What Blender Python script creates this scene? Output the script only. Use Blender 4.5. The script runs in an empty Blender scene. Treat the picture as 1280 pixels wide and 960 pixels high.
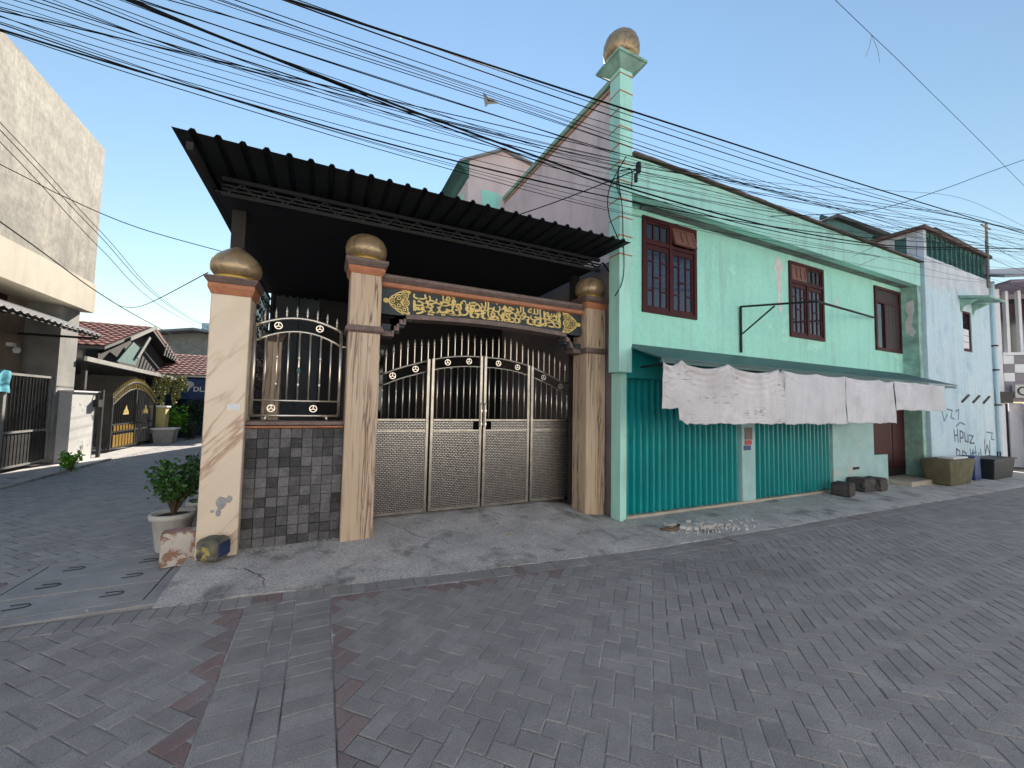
import bpy, bmesh, math, random
from mathutils import Vector, Matrix
random.seed(7)
R = math.radians
scene = bpy.context.scene
COL = scene.collection

# ------------------------------------------------------------------ camera, sky, sun, exposure
CAM_H = 1.6
YAW, PITCH, ROLL, F_PX = R(25.4919), R(3.2917), R(1.0952), 495.49
Fw = Vector((math.sin(YAW)*math.cos(PITCH), math.cos(YAW)*math.cos(PITCH), math.sin(PITCH)))
Rt0 = Vector((math.cos(YAW), -math.sin(YAW), 0)); Up0 = Rt0.cross(Fw)
Rt = math.cos(ROLL)*Rt0 + math.sin(ROLL)*Up0
Up = -math.sin(ROLL)*Rt0 + math.cos(ROLL)*Up0
cam = bpy.data.cameras.new('camera'); camo = bpy.data.objects.new('camera', cam); COL.objects.link(camo)
m = Matrix((Rt, Up, -Fw)).transposed().to_4x4(); m.translation = (0, 0, CAM_H)
camo.matrix_world = m
cam.sensor_width = 36; cam.sensor_fit = 'HORIZONTAL'; cam.lens = F_PX/1280*36
cam.clip_start = .05; cam.clip_end = 2000
scene.camera = camo

SUN_AZ, SUN_EL = R(20), R(29)          # azimuth from +Y (up the alley) towards +X (down the street)
world = bpy.data.worlds.new('World'); scene.world = world; world.use_nodes = True
nt = world.node_tree; bg = nt.nodes['Background']
sky = nt.nodes.new('ShaderNodeTexSky'); sky.sky_type = 'NISHITA'; sky.sun_disc = False
sky.sun_elevation = SUN_EL; sky.sun_rotation = SUN_AZ
sky.air_density = 1.75; sky.dust_density = 0.0; sky.ozone_density = 3.0; sky.altitude = 0
nt.links.new(sky.outputs[0], bg.inputs[0]); bg.inputs[1].default_value = 0.066
sun = bpy.data.lights.new('sun', 'SUN'); suno = bpy.data.objects.new('sun', sun); COL.objects.link(suno)
sd = Vector((math.sin(SUN_AZ)*math.cos(SUN_EL), math.cos(SUN_AZ)*math.cos(SUN_EL), math.sin(SUN_EL)))
suno.rotation_euler = sd.to_track_quat('Z', 'Y').to_euler(); suno.location = sd*60
sun.energy = 5.0; sun.angle = R(.5); sun.color = (1, .90, .78)
scene.view_settings.view_transform = 'Standard'; scene.view_settings.look = 'None'
scene.view_settings.exposure = 1.38; scene.view_settings.gamma = 1
scene.view_settings.use_curve_mapping = False

# ------------------------------------------------------------------ materials
MATS = {}
def mat(name, c1, c2=None, scale=3, rough=.8, bump=.15, bscale=40, metal=0, streak=None, samt=.5, sscale=3,
        blot=None, bcut=.62, blscale=2.0, vary=0, spec=.5, cut=(.35, .65), hline=None, bsoft=.04, sz=.12, speck=0, spscale=160):
    if name in MATS: return MATS[name]
    M = bpy.data.materials.new(name); M.use_nodes = True; t = M.node_tree; N = t.nodes; L = t.links
    b = N['Principled BSDF']; b.inputs['Roughness'].default_value = rough; b.inputs['Metallic'].default_value = metal
    b.inputs['Specular IOR Level'].default_value = spec
    tc = N.new('ShaderNodeNewGeometry')
    def noise(s, det=6, vec=None, mp=None, ro=.6):
        n = N.new('ShaderNodeTexNoise'); n.inputs['Scale'].default_value = s; n.inputs['Detail'].default_value = det
        n.inputs['Roughness'].default_value = ro
        v = vec or tc.outputs['Position']
        if mp:
            q = N.new('ShaderNodeMapping'); q.inputs['Scale'].default_value = mp; L.new(v, q.inputs[0]); v = q.outputs[0]
        L.new(v, n.inputs['Vector']); return n.outputs[0]
    def ramp(f, a, c):
        r = N.new('ShaderNodeMapRange'); r.inputs[1].default_value = a; r.inputs[2].default_value = c; L.new(f, r.inputs[0]); return r.outputs[0]
    def mix(f, a, c, mode='MIX'):
        x = N.new('ShaderNodeMix'); x.data_type = 'RGBA'; x.blend_type = mode
        if isinstance(f, (int, float)): x.inputs[0].default_value = f
        else: L.new(f, x.inputs[0])
        for i, k in ((6, a), (7, c)):
            if isinstance(k, tuple): x.inputs[i].default_value = (*k, 1)
            else: L.new(k, x.inputs[i])
        return x.outputs[2]
    def mul(f, k):
        x = N.new('ShaderNodeMath'); x.operation = 'MULTIPLY'; L.new(f, x.inputs[0]); x.inputs[1].default_value = k; return x.outputs[0]
    if c2 is None: c2 = tuple(k*.8 for k in c1)
    col = mix(ramp(noise(scale), *cut), c1, c2)
    if streak:
        f = ramp(noise(sscale, 8, mp=(1, 1, sz), ro=.7), .48, .78); f2 = noise(1.1, 3)
        x = N.new('ShaderNodeMath'); x.operation = 'MULTIPLY'; L.new(f, x.inputs[0]); L.new(ramp(f2, .3, .65), x.inputs[1])
        col = mix(mul(x.outputs[0], samt), col, streak)
    if blot: col = mix(ramp(noise(blscale, 8, ro=.65), bcut, bcut+bsoft), col, blot)
    if speck: col = mix(mul(ramp(noise(spscale, 3), .42, .62), speck), col, tuple(k*.35 for k in c2))
    if hline:
        a = N.new('ShaderNodeMath'); a.operation = 'SUBTRACT'; a.inputs[1].default_value = .5; L.new(noise(1.0, 2, mp=(1.1, 1.1, 13)), a.inputs[0])
        ab = N.new('ShaderNodeMath'); ab.operation = 'ABSOLUTE'; L.new(a.outputs[0], ab.inputs[0])
        x = N.new('ShaderNodeMath'); x.operation = 'MULTIPLY'; L.new(ramp(ab.outputs[0], .013, .004), x.inputs[0]); L.new(ramp(noise(4.5, 2), .5, .58), x.inputs[1])
        col = mix(x.outputs[0], col, hline)
    if vary:
        oi = N.new('ShaderNodeObjectInfo'); at = N.new('ShaderNodeAttribute'); at.attribute_name = 'rnd'
        a = N.new('ShaderNodeMath'); a.operation = 'ADD'; L.new(oi.outputs['Random'], a.inputs[0]); L.new(at.outputs['Fac'], a.inputs[1])
        fr = N.new('ShaderNodeMath'); fr.operation = 'FRACT'; L.new(a.outputs[0], fr.inputs[0])
        r = N.new('ShaderNodeMapRange'); r.inputs[3].default_value = 1-vary; r.inputs[4].default_value = 1+vary; L.new(fr.outputs[0], r.inputs[0])
        hs = N.new('ShaderNodeHueSaturation'); L.new(col, hs.inputs['Color']); L.new(r.outputs[0], hs.inputs['Value']); col = hs.outputs[0]
    L.new(col, b.inputs['Base Color'])
    if bump:
        bn = N.new('ShaderNodeBump'); bn.inputs['Strength'].default_value = bump; bn.inputs['Distance'].default_value = .02
        L.new(noise(bscale, 8), bn.inputs['Height']); L.new(bn.outputs[0], b.inputs['Normal'])
    MATS[name] = M
    return M
def vein(name, base, dark, rot, scale, dist, stretch, rough=.35, lo=.55, hi=.95, base2=None, metal=0):
    if name in MATS: return MATS[name]
    M = bpy.data.materials.new(name); M.use_nodes = True; t = M.node_tree; N = t.nodes; L = t.links
    b = N['Principled BSDF']; b.inputs['Roughness'].default_value = rough; b.inputs['Metallic'].default_value = metal
    tc = N.new('ShaderNodeTexCoord'); mp = N.new('ShaderNodeMapping'); mp.vector_type = 'TEXTURE'; mp.inputs['Rotation'].default_value = rot; mp.inputs['Scale'].default_value = stretch
    L.new(tc.outputs['Object'], mp.inputs[0])
    n = N.new('ShaderNodeTexNoise'); n.inputs['Scale'].default_value = scale; n.inputs['Detail'].default_value = 6; n.inputs['Distortion'].default_value = dist
    L.new(mp.outputs[0], n.inputs['Vector'])
    # thin veins where the noise crosses its middle value
    a = N.new('ShaderNodeMath'); a.operation = 'SUBTRACT'; a.inputs[1].default_value = .5; L.new(n.outputs[0], a.inputs[0])
    ab = N.new('ShaderNodeMath'); ab.operation = 'ABSOLUTE'; L.new(a.outputs[0], ab.inputs[0])
    r = N.new('ShaderNodeMapRange'); r.inputs[1].default_value = .06*(1-lo)+.002; r.inputs[2].default_value = .0; L.new(ab.outputs[0], r.inputs[0])
    n2 = N.new('ShaderNodeTexNoise'); n2.inputs['Scale'].default_value = scale*.6; L.new(mp.outputs[0], n2.inputs['Vector'])
    r2 = N.new('ShaderNodeMapRange'); r2.inputs[1].default_value = .42; r2.inputs[2].default_value = .6; L.new(n2.outputs[0], r2.inputs[0])
    x0 = N.new('ShaderNodeMix'); x0.data_type = 'RGBA'; x0.inputs[6].default_value = (*base, 1); x0.inputs[7].default_value = (*(base2 or tuple(k*.75 for k in base)), 1)
    L.new(n.outputs[0], x0.inputs[0])
    mm = N.new('ShaderNodeMath'); mm.operation = 'MULTIPLY'; L.new(r.outputs[0], mm.inputs[0]); L.new(r2.outputs[0], mm.inputs[1])
    mk = N.new('ShaderNodeMath'); mk.operation = 'MULTIPLY'; mk.inputs[1].default_value = hi; L.new(mm.outputs[0], mk.inputs[0])
    x = N.new('ShaderNodeMix'); x.data_type = 'RGBA'; L.new(mk.outputs[0], x.inputs[0]); L.new(x0.outputs[2], x.inputs[6]); x.inputs[7].default_value = (*dark, 1)
    L.new(x.outputs[2], b.inputs['Base Color'])
    MATS[name] = M; return M

mat('paver', (.40, .375, .362), (.31, .292, .285), scale=5, rough=.9, bump=.5, bscale=110, vary=.09, blot=(.235, .222, .218), bcut=.50, bsoft=.22, blscale=.55, speck=.45)
mat('paver_alley', (.45, .437, .435), (.37, .36, .36), scale=5, rough=.9, bump=.5, bscale=110, vary=.10, blot=(.29, .28, .28), bcut=.54, bsoft=.2, blscale=.6, speck=.3)
mat('paver_red', (.285, .185, .178), (.30, .25, .242), scale=3.0, rough=.9, bump=.5, bscale=110, vary=.12, blot=(.28, .245, .238), bcut=.48, bsoft=.2, blscale=1.5, speck=.45)
mat('joint', (.62, .59, .56), (.09, .085, .082), scale=.7, rough=.95, bump=.5, bscale=120, cut=(.40, .60))
mat('joint_dark', (.05, .048, .046), (.03, .029, .028), scale=2, rough=.95, bump=.5, bscale=120)
mat('concrete', (.66, .625, .60), (.44, .415, .40), scale=2.4, rough=.92, bump=.6, bscale=30, blot=(.21, .20, .192), bcut=.53, bsoft=.12, blscale=2.0, streak=(.78, .76, .74), samt=.7, sscale=1.8, sz=1.0, speck=.45, spscale=50)
mat('slab', (.42, .41, .41), (.33, .325, .325), scale=3, rough=.92, bump=.4, bscale=60, blot=(.24, .235, .235), bcut=.55, bsoft=.15, blscale=2, speck=.35)
mat('groove', (.03, .03, .03), bump=0)
mat('earth', (.12, .11, .10), (.07, .07, .07), scale=.5, rough=1)
mat('mint', (.40, .82, .69), (.345, .74, .62), scale=.8, rough=.82, bump=.14, bscale=25, streak=(.30, .43, .38), samt=.8, sscale=5, sz=.07, blot=(.45, .83, .69), bcut=.57, bsoft=.02, blscale=.8, speck=.10, spscale=20)
mat('mint_light', (.44, .80, .70), (.38, .72, .63), scale=2, rough=.8, bump=.1, streak=(.26, .36, .31), samt=.8, sscale=5, blot=(.40, .62, .54), bcut=.62, bsoft=.1, blscale=3)
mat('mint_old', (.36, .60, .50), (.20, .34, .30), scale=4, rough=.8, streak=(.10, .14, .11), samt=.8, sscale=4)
mat('pale_blue_plaster', (.42, .62, .62), (.30, .50, .50), scale=2.2, rough=.85, blot=(.5, .55, .5), bcut=.6, blscale=3)
mat('plaster_patch', (.72, .70, .68), (.6, .58, .56), scale=8, rough=.95)
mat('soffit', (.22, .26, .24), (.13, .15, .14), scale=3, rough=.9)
mat('pink', (.74, .61, .62), (.64, .52, .54), scale=.9, rough=.88, bump=.12, bscale=20, streak=(.36, .30, .31), samt=.8, sscale=2.5, blot=(.78, .72, .74), bcut=.56, bsoft=.12, blscale=.7)
mat('trim_green', (.30, .45, .33), (.24, .36, .27), rough=.7)
mat('teal', (.06, .17, .15), (.04, .12, .11), rough=.6)
mat('shutter', (.0, .29, .30), (.0, .24, .25), scale=1.4, rough=.42, bump=.06, streak=(.01, .09, .095), samt=.7, sscale=6, blot=(.02, .21, .21), bcut=.6, bsoft=.1, blscale=4)
mat('brown_tile', (.16, .10, .075), (.10, .07, .06), scale=6, rough=.8, streak=(.04, .04, .04), samt=.7)
mat('maroon', (.060, .010, .012), (.042, .008, .010), scale=6, rough=.6, bump=.08, spec=.25)
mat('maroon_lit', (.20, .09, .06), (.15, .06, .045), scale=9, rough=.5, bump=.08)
mat('dark_wood', (.022, .010, .010), (.014, .007, .008), rough=.6)
mat('glass', (.02, .024, .05), (.02, .024, .045), rough=.06, bump=.015, bscale=3, spec=1.0)
mat('dark_glass', (.012, .014, .018), rough=.08, bump=.015, bscale=3, spec=.7)
mat('steel', (.86, .80, .70), (.70, .64, .55), scale=8, rough=.34, metal=1, bump=.03, bscale=30)
mat('gold_steel', (.47, .44, .39), (.33, .305, .27), scale=8, rough=.3, metal=1, bump=.03)
mat('steel_dark', (.16, .15, .14), (.10, .10, .10), scale=8, rough=.35, metal=1, bump=.03)
mat('cap_stone', (.215, .15, .13), (.13, .09, .08), scale=9, rough=.5, bump=.15, bscale=60, speck=.4, spscale=70)
mat('orange_trim', (.50, .205, .105), (.40, .165, .09), scale=8, rough=.5, spec=.3, speck=.2, spscale=40)
mat('gold_paint', (.55, .36, .09), (.42, .27, .07), scale=12, rough=.35, bump=.1, metal=.5)
mat('gold_letter', (.74, .56, .20), (.60, .44, .14), scale=12, rough=.45, bump=.05, metal=.1)
mat('slate', (.028, .042, .050), (.02, .032, .038), rough=.6)
mat('wall_tile', (.15, .147, .15), (.10, .098, .10), scale=14, rough=.75, bump=.7, bscale=50, vary=.55, spec=.3, speck=.4, spscale=90)
mat('roof_metal_shaded', (.016, .019, .021), (.012, .014, .015), scale=2, rough=.6, bump=.05, spec=.25)  # near-black: the shade under the carport is put into the metal colour
mat('rust_steel', (.022, .018, .017), (.014, .012, .011), scale=5, rough=.75)  # steel darkened along with the carport, whose shade sits in this colour
mat('black_iron', (.014, .014, .015), (.01, .01, .011), rough=.5)
mat('navy_wall', (.06, .085, .105), (.05, .07, .09), rough=.8)
mat('interior', (.018, .016, .018), (.014, .013, .014), rough=.85)  # dark because the shade behind the gate is put into the colour
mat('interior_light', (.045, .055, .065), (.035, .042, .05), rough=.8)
mat('floor_tile', (.10, .09, .085), rough=.5)
mat('tarp', (.66, .66, .70), (.56, .56, .595), scale=1.5, rough=.88, bump=.2, bscale=9, streak=(.34, .33, .345), samt=.7, sscale=2.5, blot=(.46, .455, .475), bcut=.52, bsoft=.2, blscale=2)
mat('tarp_old', (.69, .67, .69), (.58, .565, .585), scale=1.5, rough=.9, bump=.25, bscale=12, streak=(.34, .315, .32), samt=.7, sscale=2.5, blot=(.48, .455, .46), bcut=.52, bsoft=.2, blscale=2, hline=(.26, .24, .25))
mat('awning', (.045, .125, .13), (.035, .095, .10), scale=2, rough=.55, streak=(.09, .08, .07), samt=.6)
mat('awning_zinc', (.50, .49, .47), (.40, .39, .38), scale=3, rough=.45, metal=.5)
mat('old_white', (.47, .43, .36), (.35, .325, .28), scale=.8, rough=.92, bump=.3, bscale=14, streak=(.085, .08, .07), samt=1.0, sscale=3.4, sz=.05, blot=(.20, .188, .17), bcut=.44, bsoft=.34, blscale=3.0, speck=.3, spscale=9)
mat('bounce_white', (.84, .83, .82), (.78, .77, .76), scale=1.2, rough=.85)  # whitened so the added houses reflect more sunlight
mat('gate_wall', (.60, .60, .58), (.48, .49, .47), scale=2, rough=.9, blot=(.10, .115, .12), bcut=.60, blscale=1.6)
mat('carport_wall_shaded', (.20, .17, .165), (.14, .12, .12), scale=1.5, rough=.9, streak=(.08, .07, .07), samt=.7)  # pink side wall darkened, carport shade put into its colour
mat('cream', (.56, .51, .41), (.48, .44, .35), scale=1.2, rough=.85, streak=(.22, .20, .16), samt=.7, sscale=4, sz=.08)
mat('tan_wall', (.33, .26, .19), (.27, .21, .16), rough=.85)
mat('grey_column', (.30, .29, .27), (.22, .22, .21), rough=.85, streak=(.10, .12, .10), samt=.7)
mat('roof_red', (.24, .075, .06), (.14, .048, .042), scale=4, rough=.88, bump=.3, vary=.15, speck=.3, spscale=14)
mat('roof_dark', (.05, .055, .06), (.035, .038, .04), rough=.7)
mat('grey_roof', (.28, .29, .31), (.2, .21, .23), scale=1, rough=.6, streak=(.12, .12, .12), samt=.5)
mat('blue_wall', (.52, .70, .80), (.60, .74, .80), scale=.8, rough=.85, bump=.12, bscale=25, streak=(.24, .33, .40), samt=.8, sscale=5, sz=.08, blot=(.38, .56, .68), bcut=.56, bsoft=.15, blscale=1.2, speck=.12, spscale=18)
mat('white_peel', (.70, .74, .78), (.58, .62, .68), scale=3, rough=.9, streak=(.20, .22, .27), samt=.9, sscale=3)
mat('mauve', (.30, .26, .33), (.24, .21, .27), rough=.75)
mat('white_paint', (.78, .78, .80), (.70, .70, .72), rough=.6)
mat('grey_tile', (.22, .20, .24), (.18, .165, .20), rough=.5)
mat('black_paint', (.015, .016, .022), bump=0, rough=.7)
mat('graffiti', (.06, .08, .13), (.12, .17, .24), scale=6, bump=0, rough=.7)
mat('graffiti_faint', (.16, .27, .40), bump=0, rough=.8)
mat('block', (.10, .09, .085), (.06, .056, .055), scale=9, rough=.95, bump=.6, bscale=40)
mat('white_block', (.58, .53, .47), (.46, .40, .35), scale=7, rough=.9, bump=.5, bscale=30, blot=(.30, .17, .11), bcut=.5, blscale=7)
mat('painted_rock', (.20, .19, .13), (.06, .065, .06), scale=7, rough=.8, bump=.4, bscale=25, blot=(.42, .33, .09), bcut=.58, blscale=8)
mat('rock_blue', (.025, .045, .13), (.02, .03, .08), rough=.7, bump=.3)
mat('red_paint', (.34, .13, .13), (.4, .3, .28), scale=14, rough=.8)
mat('pot', (.62, .60, .55), (.52, .50, .46), scale=6, rough=.6, bump=.1, streak=(.25, .22, .18), samt=.6)
mat('soil', (.045, .03, .02), rough=1, bump=.8)
mat('leaf', (.045, .13, .022), (.025, .08, .016), scale=20, rough=.5, bump=0, vary=.4, spec=.4)
mat('leaf_bright', (.14, .38, .025), (.09, .28, .02), scale=20, rough=.5, bump=0, vary=.35)
mat('leaf_dark', (.028, .07, .018), (.018, .045, .012), scale=20, rough=.55, bump=0, vary=.4)
mat('leaf_dry', (.26, .27, .09), (.18, .20, .06), scale=20, rough=.7, bump=0, vary=.4)
mat('stem', (.09, .06, .035), rough=.9)
mat('banner_blue', (.012, .05, .17), (.01, .035, .12), rough=.6)
mat('cyan_cloth', (.10, .48, .60), (.05, .30, .42), scale=12, rough=.9)
mat('yellow_wall', (.62, .52, .22), (.5, .42, .18), rough=.8)
mat('cable', (.012, .012, .014), rough=.8, bump=0, spec=.05)
mat('tank', (.17, .15, .085), (.10, .095, .055), scale=5, rough=.9, bump=.4, streak=(.04, .05, .03), samt=.8)
mat('tub', (.016, .022, .025), rough=.5)
mat('blue_plastic', (.03, .07, .22), (.025, .05, .16), rough=.5)
mat('brick', (.22, .085, .055), rough=.9)
mat('rubble', (.68, .66, .63), (.45, .42, .40), scale=9, rough=.95, bump=.5)
mat('rubble_grey', (.42, .40, .37), (.20, .19, .18), scale=30, rough=.95)
mat('wood_scrap', (.20, .13, .08), rough=.9)
mat('beige_tile', (.50, .44, .36), (.40, .35, .29), scale=5, rough=.5, streak=(.2, .18, .15), samt=.6)
mat('red_plastic', (.45, .03, .03), rough=.4); mat('yellow_plastic', (.6, .40, .03), rough=.4); mat('white_cloth', (.6, .6, .62), rough=.9)
mat('rubber', (.012, .012, .012), rough=.8); mat('sign_face', (.55, .53, .50), (.45, .43, .42), rough=.5)
vein('marble_cream', (.80, .68, .53), (.33, .17, .10), (0, R(38), 0), 3.6, .5, (.75, .75, 5.0), lo=.5, hi=.85, base2=(.64, .50, .37), rough=.32)
vein('wood_stone', (.66, .51, .37), (.10, .052, .032), (0, R(1), 0), 22.0, .7, (1, 1, 22), lo=.0, hi=1.0, base2=(.42, .30, .205), rough=.4)
vein('dome_marble', (.50, .38, .23), (.12, .075, .04), (0, R(40), 0), 9.0, 1.0, (1, 1, 4.0), lo=.1, hi=.7, base2=(.26, .185, .11), rough=.28, metal=.35)

def weave_mat():
    M = bpy.data.materials.new('steel_weave'); M.use_nodes = True; t = M.node_tree; N = t.nodes; L = t.links
    b = N['Principled BSDF']; b.inputs['Metallic'].default_value = 1; b.inputs['Roughness'].default_value = .32
    tc = N.new('ShaderNodeTexCoord'); mp = N.new('ShaderNodeMapping'); mp.inputs['Scale'].default_value = (1, 1, 1); mp.inputs['Rotation'].default_value = (R(90), 0, 0)
    L.new(tc.outputs['Object'], mp.inputs[0])
    br = N.new('ShaderNodeTexBrick'); br.inputs['Scale'].default_value = 1.0; br.inputs['Mortar Size'].default_value = .006; br.inputs['Mortar Smooth'].default_value = .6; br.inputs['Brick Width'].default_value = .046; br.inputs['Row Height'].default_value = .024
    br.inputs['Color1'].default_value = (.52, .50, .47, 1); br.inputs['Color2'].default_value = (.38, .365, .345, 1); br.inputs['Mortar'].default_value = (.10, .095, .09, 1)
    L.new(mp.outputs[0], br.inputs['Vector']); L.new(br.outputs['Color'], b.inputs['Base Color'])
    bn = N.new('ShaderNodeBump'); bn.inputs['Strength'].default_value = 1.0; bn.inputs['Distance'].default_value = .008; bn.invert = True
    L.new(br.outputs['Fac'], bn.inputs['Height']); L.new(bn.outputs[0], b.inputs['Normal']); MATS['steel_weave'] = M
weave_mat()

# ------------------------------------------------------------------ mesh helpers
class MB:
    def __init__(s): s.v = []; s.f = []
    def add(s, v, f):
        o = len(s.v); s.v += [tuple(p) for p in v]; s.f += [tuple(i+o for i in q) for q in f]; return s
    def box(s, x0, x1, y0, y1, z0, z1):
        return s.add([(x, y, z) for z in (z0, z1) for y in (y0, y1) for x in (x0, x1)],
                     [(0, 2, 3, 1), (4, 5, 7, 6), (0, 1, 5, 4), (2, 6, 7, 3), (0, 4, 6, 2), (1, 3, 7, 5)])
    def prism(s, poly, axis, a, b):   # poly 2D in the two other axes (x,z for 'y'; y,z for 'x'; x,y for 'z')
        def p(q, w): return {'y': (q[0], w, q[1]), 'x': (w, q[0], q[1]), 'z': (q[0], q[1], w)}[axis]
        n = len(poly)
        return s.add([p(q, a) for q in poly]+[p(q, b) for q in poly],
                     [tuple(range(n)), tuple(range(2*n-1, n-1, -1))]+[(i, i+n, (i+1) % n+n, (i+1) % n) for i in range(n)])
    def tube(s, path, r, n=6, cap=True):
        P = [Vector(p) for p in path]; rr = r if isinstance(r, (list, tuple)) else [r]*len(P); v = []; f = []
        ref = None
        for i, p in enumerate(P):
            d = (P[min(i+1, len(P)-1)]-P[max(i-1, 0)]).normalized()
            if ref is None: ref = Vector((0, 0, 1)) if abs(d.z) < .9 else Vector((1, 0, 0))
            a = d.cross(ref).normalized(); b = a.cross(d).normalized(); ref = b
            for k in range(n):
                t = 2*math.pi*k/n+math.pi/n; v.append(p+(a*math.cos(t)+b*math.sin(t))*rr[i])
        for i in range(len(P)-1):
            for k in range(n):
                f.append((i*n+k, i*n+(k+1) % n, (i+1)*n+(k+1) % n, (i+1)*n+k))
        if cap: f += [tuple(range(n-1, -1, -1)), tuple(range((len(P)-1)*n, len(P)*n))]
        return s.add(v, f)
    def lathe(s, prof, c, n=32):
        v = []; f = []; k = len(prof)
        for i in range(n):
            t = 2*math.pi*i/n
            v += [(c[0]+r*math.cos(t), c[1]+r*math.sin(t), c[2]+z) for r, z in prof]
        for i in range(n):
            for j in range(k-1):
                a = i*k+j; b = ((i+1) % n)*k+j; f.append((a, b, b+1, a+1))
        return s.add(v, f)
    def ring(s, c, r, w, d):          # ring facing -Y: centre c, mean radius r, width w, depth d
        n = 20; v = []; f = []
        for i in range(n):
            t = 2*math.pi*i/n
            for rr, yy in ((r-w/2, -d/2), (r+w/2, -d/2), (r+w/2, d/2), (r-w/2, d/2)):
                v.append((c[0]+rr*math.cos(t), c[1]+yy, c[2]+rr*math.sin(t)))
        for i in range(n):
            for k in range(4):
                f.append((i*4+k, ((i+1) % n)*4+k, ((i+1) % n)*4+(k+1) % 4, i*4+(k+1) % 4))
        return s.add(v, f)
    def bar(s, a, b, w, d):           # flat bar in an XZ plane
        a = Vector(a); b = Vector(b); t = (b-a).normalized(); n = t.cross(Vector((0, 1, 0)))*w/2; y = Vector((0, d/2, 0))
        v = [a-n-y, a+n-y, b+n-y, b-n-y, a-n+y, a+n+y, b+n+y, b-n+y]
        return s.add(v, [(0, 1, 2, 3), (7, 6, 5, 4), (0, 4, 5, 1), (1, 5, 6, 2), (2, 6, 7, 3), (3, 7, 4, 0)])
    def mesh(s, name, off=(0, 0, 0), bev=0, smooth=False, noise=0, sub=0, seed=1):
        me = bpy.data.meshes.new(name)
        me.from_pydata([(x-off[0], y-off[1], z-off[2]) for x, y, z in s.v], [], s.f)
        bm = bmesh.new(); bm.from_mesh(me)
        bmesh.ops.recalc_face_normals(bm, faces=bm.faces)
        if bev: bmesh.ops.bevel(bm, geom=list(bm.edges), offset=bev, segments=2 if bev > .008 else 1, affect='EDGES', profile=.6)
        if sub: bmesh.ops.subdivide_edges(bm, edges=list(bm.edges), cuts=sub, use_grid_fill=True)
        if noise:
            rn = random.Random(seed)
            for v in bm.verts: v.co += Vector((rn.uniform(-1, 1), rn.uniform(-1, 1), rn.uniform(-1, 1)))*noise
        bm.to_mesh(me); bm.free()
        if smooth: me.polygons.foreach_set('use_smooth', [True]*len(me.polygons))
        return me
    def build(s, name, material, parent=None, label=None, **k):
        off = parent_origin(parent) if parent else (0, 0, 0)
        me = s.mesh(name, off, **k); return link(name, me, material, parent, label)
def parent_origin(p):
    o = Vector((0, 0, 0))
    while p: o += p.location; p = p.parent
    return o
def link(name, me, material, parent=None, label=None):
    o = bpy.data.objects.new(name, me); COL.objects.link(o)
    if material: me.materials.clear(); me.materials.append(MATS[material])
    if parent: o.parent = parent
    if label: o['label'] = label
    return o
def thing(name, label, cat, loc=(0, 0, 0), group=None):
    o = bpy.data.objects.new(name, None); o.empty_display_size = .2; COL.objects.link(o); o.location = loc
    o['label'] = label; o['category'] = cat
    if group: o['group'] = group
    return o
def solo(mb, name, material, label, cat, loc, group=None, **k):     # a thing that is one mesh, origin at its base
    o = link(name, mb.mesh(name, loc, **k), material); o.location = loc
    o['label'] = label; o['category'] = cat
    if group: o['group'] = group
    return o
def struct(mb, name, material, kind='structure', **k):
    o = link(name, mb.mesh(name, **k), material); o['kind'] = kind; return o
def wall_y(mb, x0, x1, z0, z1, y0, y1, holes=()):      # wall in the XZ plane with rectangular openings
    xs = sorted({x0, x1, *[h[0] for h in holes], *[h[1] for h in holes]}); zs = sorted({z0, z1, *[h[2] for h in holes], *[h[3] for h in holes]})
    grid_wall(mb, xs, zs, holes, lambda a, b, c, d: mb.box(a, b, y0, y1, c, d))
def wall_x(mb, y0, y1, z0, z1, x0, x1, holes=()):
    ys = sorted({y0, y1, *[h[0] for h in holes], *[h[1] for h in holes]}); zs = sorted({z0, z1, *[h[2] for h in holes], *[h[3] for h in holes]})
    grid_wall(mb, ys, zs, holes, lambda a, b, c, d: mb.box(x0, x1, a, b, c, d))
def grid_wall(mb, xs, zs, holes, put):
    for i in range(len(xs)-1):
        run = None
        for j in range(len(zs)-1):
            cx, cz = (xs[i]+xs[i+1])/2, (zs[j]+zs[j+1])/2
            solid = not any(h[0] < cx < h[1] and h[2] < cz < h[3] for h in holes)
            if solid: run = (run[0], zs[j+1]) if run else (zs[j], zs[j+1])
            if (not solid or j == len(zs)-2) and run: put(xs[i], xs[i+1], *run); run = None
def catmull(pts, n=6):
    P = [Vector(p) for p in pts]; out = []
    for i in range(len(P)-1):
        a, b, c, d = P[max(i-1, 0)], P[i], P[i+1], P[min(i+2, len(P)-1)]
        for k in range(n):
            t = k/n; out.append(.5*((2*b)+(c-a)*t+(2*a-5*b+4*c-d)*t*t+(3*b-a-3*c+d)*t**3))
    return out+[P[-1]]
def leaves(n, sampler, size, rnd=random, droop=0):
    mb = MB()
    for _ in range(n):
        p = Vector(sampler()); s = size*rnd.uniform(.6, 1.3)
        d = Vector((rnd.uniform(-1, 1), rnd.uniform(-1, 1), rnd.uniform(-.5, .9)-droop)).normalized()
        w = d.cross(Vector((rnd.uniform(-1, 1), rnd.uniform(-1, 1), rnd.uniform(-1, 1)))).normalized(); nn = d.cross(w)
        a = p; b = p+d*s*.5+w*s*.32+nn*s*.08; c = p+d*s; e = p+d*s*.5-w*s*.32+nn*s*.08; mid = p+d*s*.5
        mb.add([a, b, c, e, mid], [(0, 1, 4), (1, 2, 4), (0, 4, 3), (4, 2, 3)])
    return mb
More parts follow.
